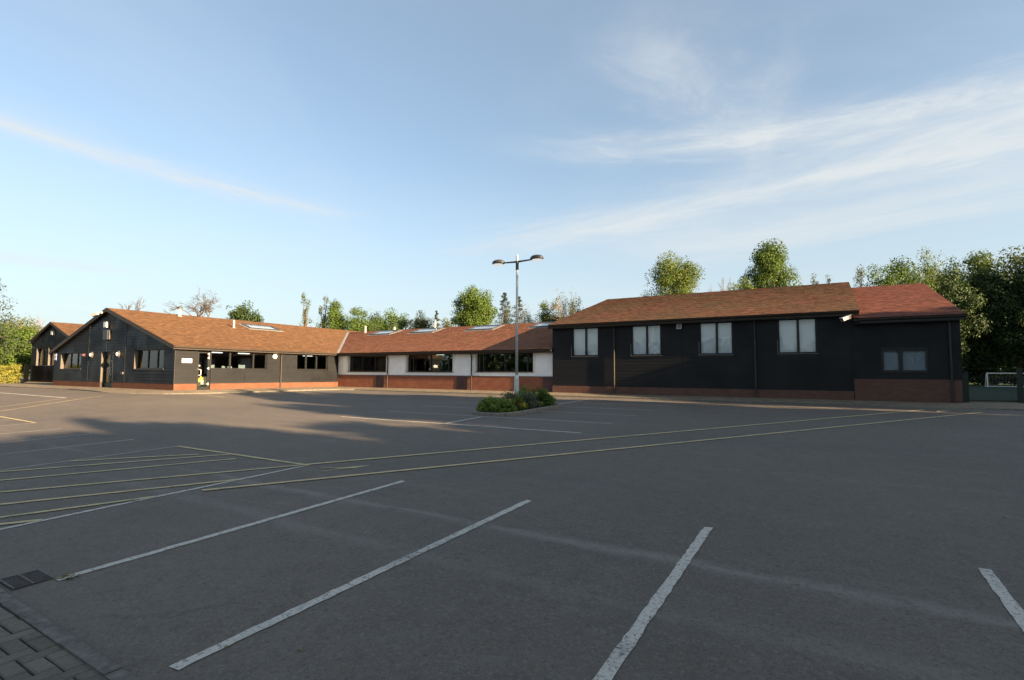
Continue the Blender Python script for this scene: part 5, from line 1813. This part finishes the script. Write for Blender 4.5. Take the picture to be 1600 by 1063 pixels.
leaf_tree(4.4, 83.5, 15.4, 2.6, M['leaf_olive'], 'loose olive tree above the hall verge', 56, 'broadleaf_tree', 1700, .26, 26, .3, 'tall')
leaf_tree(6.4, 80.0, 14.8, 2.8, M['leaf_mid'], 'round green tree above the annex roof', 57, 'broadleaf_tree', 2600, .26, 30)
leaf_tree(9.1, 86.2, 16.4, 3.0, M['leaf_mid'], 'taller round green tree above the annex ridge', 58, 'broadleaf_tree', 2600, .28, 30)
leaf_tree(11.5, 82.9, 16.8, 3.0, M['leaf_yel'], 'tall feathery tree above the annex hip', 59, 'broadleaf_tree', 1900, .26, 30, .25, 'tall')
leaf_tree(8.8, 74.4, 13.0, 2.8, M['leaf_mid'], 'lower green tree just over the annex ridge', 60, 'broadleaf_tree', 2200, .26, 28)
# the wood at the right
WD = 'trees of the wood beyond the pitch'
wood = [
 (11.2, 90.5, 16.2, 3.2, 'leaf_olive', 'olive tree at the left end of the wood over the annex ridge', 4200),
 (13.6, 84.5, 15.4, 4.0, 'leaf_dark', 'dark leafy tree rising beside the annex roof corner', 9000),
 (14.6, 92.5, 17.6, 3.6, 'leaf_yel', 'yellow green tree top behind the dark tree by the annex', 4200),
 (17.2, 88.0, 15.6, 4.0, 'leaf_dark', 'dark tree behind the left post of the gate', 8000),
 (18.4, 93.0, 19.0, 3.8, 'leaf_yel', 'tall sunlit tree top in the middle of the wood', 5200),
 (20.4, 87.0, 16.2, 4.2, 'leaf_dark', 'deep green tree behind the near goal', 8000),
 (22.4, 92.5, 18.6, 4.0, 'leaf_olive', 'tall olive tree at the right edge of the wood', 5200),
 (24.4, 86.5, 16.6, 4.2, 'leaf_dark', 'dark tree at the far right edge of the picture', 8000),
 (26.6, 92.5, 18.4, 4.2, 'leaf_yel', 'sunlit tree top cut by the right edge', 4200),
 (29.0, 87.0, 17.0, 4.4, 'leaf_dark', 'dark tree just beyond the right edge', 5000),
]
for i, (x, y, h, w_, lf_, lb, n) in enumerate(wood):
    leaf_tree(x, y, h - 1.6, w_, M[lf_], lb, 70 + i, 'woodland_tree', n, .36, 60, .02, 'round', WD, clumpr=.36)
# thicket at the foot of the wood, one tangled mass
mb, t = MB(), []
rnd = random.Random(99)
for q in range(150):
    x = rnd.uniform(5, 44); y = 88 + rnd.uniform(-1.5, 6)
    hh = rnd.uniform(1.2, 5.5)
    leafball(mb, t, (x, y, .6 + hh * .55), (1.3, 1.0, hh * .55), 130, .42, rnd, rnd.uniform(0, .7))
tag(mb.build('undergrowth', M['leaf_dark'], tint=t, kind='stuff'), 'dark tangled undergrowth along the far side of the pitch', 'undergrowth')
# distant tree belt round the horizon
mb, t = MB(), []
for q in range(260):
    a = rnd.uniform(-.2, 2.2)
    d = rnd.uniform(120, 150)
    x, y = -30 - math.cos(a) * d * .9, math.sin(a) * d + 10
    hh = rnd.uniform(4, 8)
    leafball(mb, t, (x, y, .6 + hh * .5), (4.5, 4.5, hh * .5), 90, .9, rnd, rnd.uniform(0, .7))
tag(mb.build('far_woodland', M['leaf_olive'], tint=t, kind='stuff'), 'far belt of woodland low behind the buildings', 'woodland')

# the wood behind the viewer, seen only as dark reflections in the windows
mb, t = MB(), []
for q in range(150):
    x, y = rnd.uniform(-75, 30), rnd.uniform(-46, -36)
    hh = rnd.uniform(6, 9)
    leafball(mb, t, (x, y, -.4 + hh * .5), (3.2, 3.2, hh * .5), 120, 1.0, rnd, rnd.uniform(0, .6))
tag(mb.build('rear_woodland', M['leaf_dark'], tint=t, kind='stuff'), 'dark belt of trees across the car park from the buildings', 'woodland')

# hedge and dark gate at the far left
hd = thing('hedge', 'clipped golden green hedge at the left edge of the pavement', 'hedge', (-54.6, 10.5, PZ))
mb, t = MB(), []
rnd = random.Random(5)
for q in range(330):
    y = rnd.uniform(9.0, 15.35)
    leafball(mb, t, (-54.45 + rnd.uniform(-.45, .40), y, PZ + rnd.uniform(.12, 1.42)), (.28, .28, .26), 46, .11, rnd, rnd.uniform(.2, .9))
mb.v = [(min(v[0], -53.98), min(v[1], 15.25), min(v[2], PZ + 1.58 + .04 * math.sin(v[1] * 5))) for v in mb.v]
mb.build('foliage', M['leaf_hedge'], hd, tint=t)
k = MB()
for q in range(9):
    y = 8.3 + q * .85
    k.tube([(-54.55, y, PZ - .05), (-54.55, y + .05, PZ + .7), (-54.5, y - .05, PZ + 1.3)], [.04, .03, .015], 6)
k.build('stem', M['bark'], hd)
fg = thing('timber_gate', 'dark timber boarded gate between the hedge and the far block', 'gate', (-57.8, 16.6, PZ))
g0, g1 = Vector((-54.35, 15.45, 0)), Vector((-61.5, 17.80, 0))
gd = (g1 - g0).normalized()
ng = 30
for q in range(ng):
    a_, b_ = g0.lerp(g1, q / ng) + gd * .006, g0.lerp(g1, (q + 1) / ng) - gd * .006
    zt_ = PZ + 1.54 + random.uniform(-.008, .008)
    beam((a_.x, a_.y, PZ + .78), (b_.x, b_.y, PZ + .78), .025, 1.50, 'board', M['gate_black'], fg)
for z in (PZ + .25, PZ + 1.2):
    off_ = Vector((gd.y, -gd.x, 0)) * -.035
    beam(g0 + off_ + Vector((0, 0, z)), g1 + off_ + Vector((0, 0, z)), .04, .1, 'rail', M['gate_black'], fg)

# trees beyond the right side of the car park: their crowns shade the tarmac
SH = 'trees along the right side of the car park'
lb = 'tall dense tree along the right side of the car park'
SUNX, k_ = 27.0, 0
# (y, height) of the crowns; the light drifts about 3 m in y on its way across
for y, h in ((-19, 12.4), (-16, 12.4), (-12.8, 12.6), (-9.6, 12.2), (-6.4, 12.6), (-3.3, 12.2), (-.4, 12.3), (2.4, 12.0), (4.9, 11.9), (7.2, 12.1),
             (9.6, 10.4), (11.6, 9.3), (13.9, 12.6), (16.2, 14.6), (18.4, 14.9), (20.6, 13.4), (24.9, 10.3), (26.4, 10.2)):
    k_ += 1
    leaf_tree(SUNX + (k_ % 2) * .8, y - 3.0, h, 2.3, M['leaf_mid'], lb, 200 + k_, 'shade_tree', 3400, .6, 50, .01, 'round', SH, z=.2, clumpr=.45)
    leaf_tree(SUNX + 4.5 + (k_ % 2) * .8, y - 3.3, h * .97, 2.3, M['leaf_mid'], lb, 300 + k_, 'shade_tree', 2600, .65, 44, .01, 'round', SH, z=.2, clumpr=.45)
# lower trees further along, beside the pitch
for q in range(18):
    leaf_tree(SUNX + .6 + (q % 2) * 1.5, 26.6 + q * 3.3, 7.6 + (q % 3) * .35, 2.5, M['leaf_mid'], 'low dense tree along the right side of the sports pitch', 400 + q, 'shade_tree', 2400, .6, 40, .01, 'round', 'trees along the right side of the sports pitch', z=.3, clumpr=.45)
print('paving blocks', cnt, 'objects', len(bpy.data.objects))
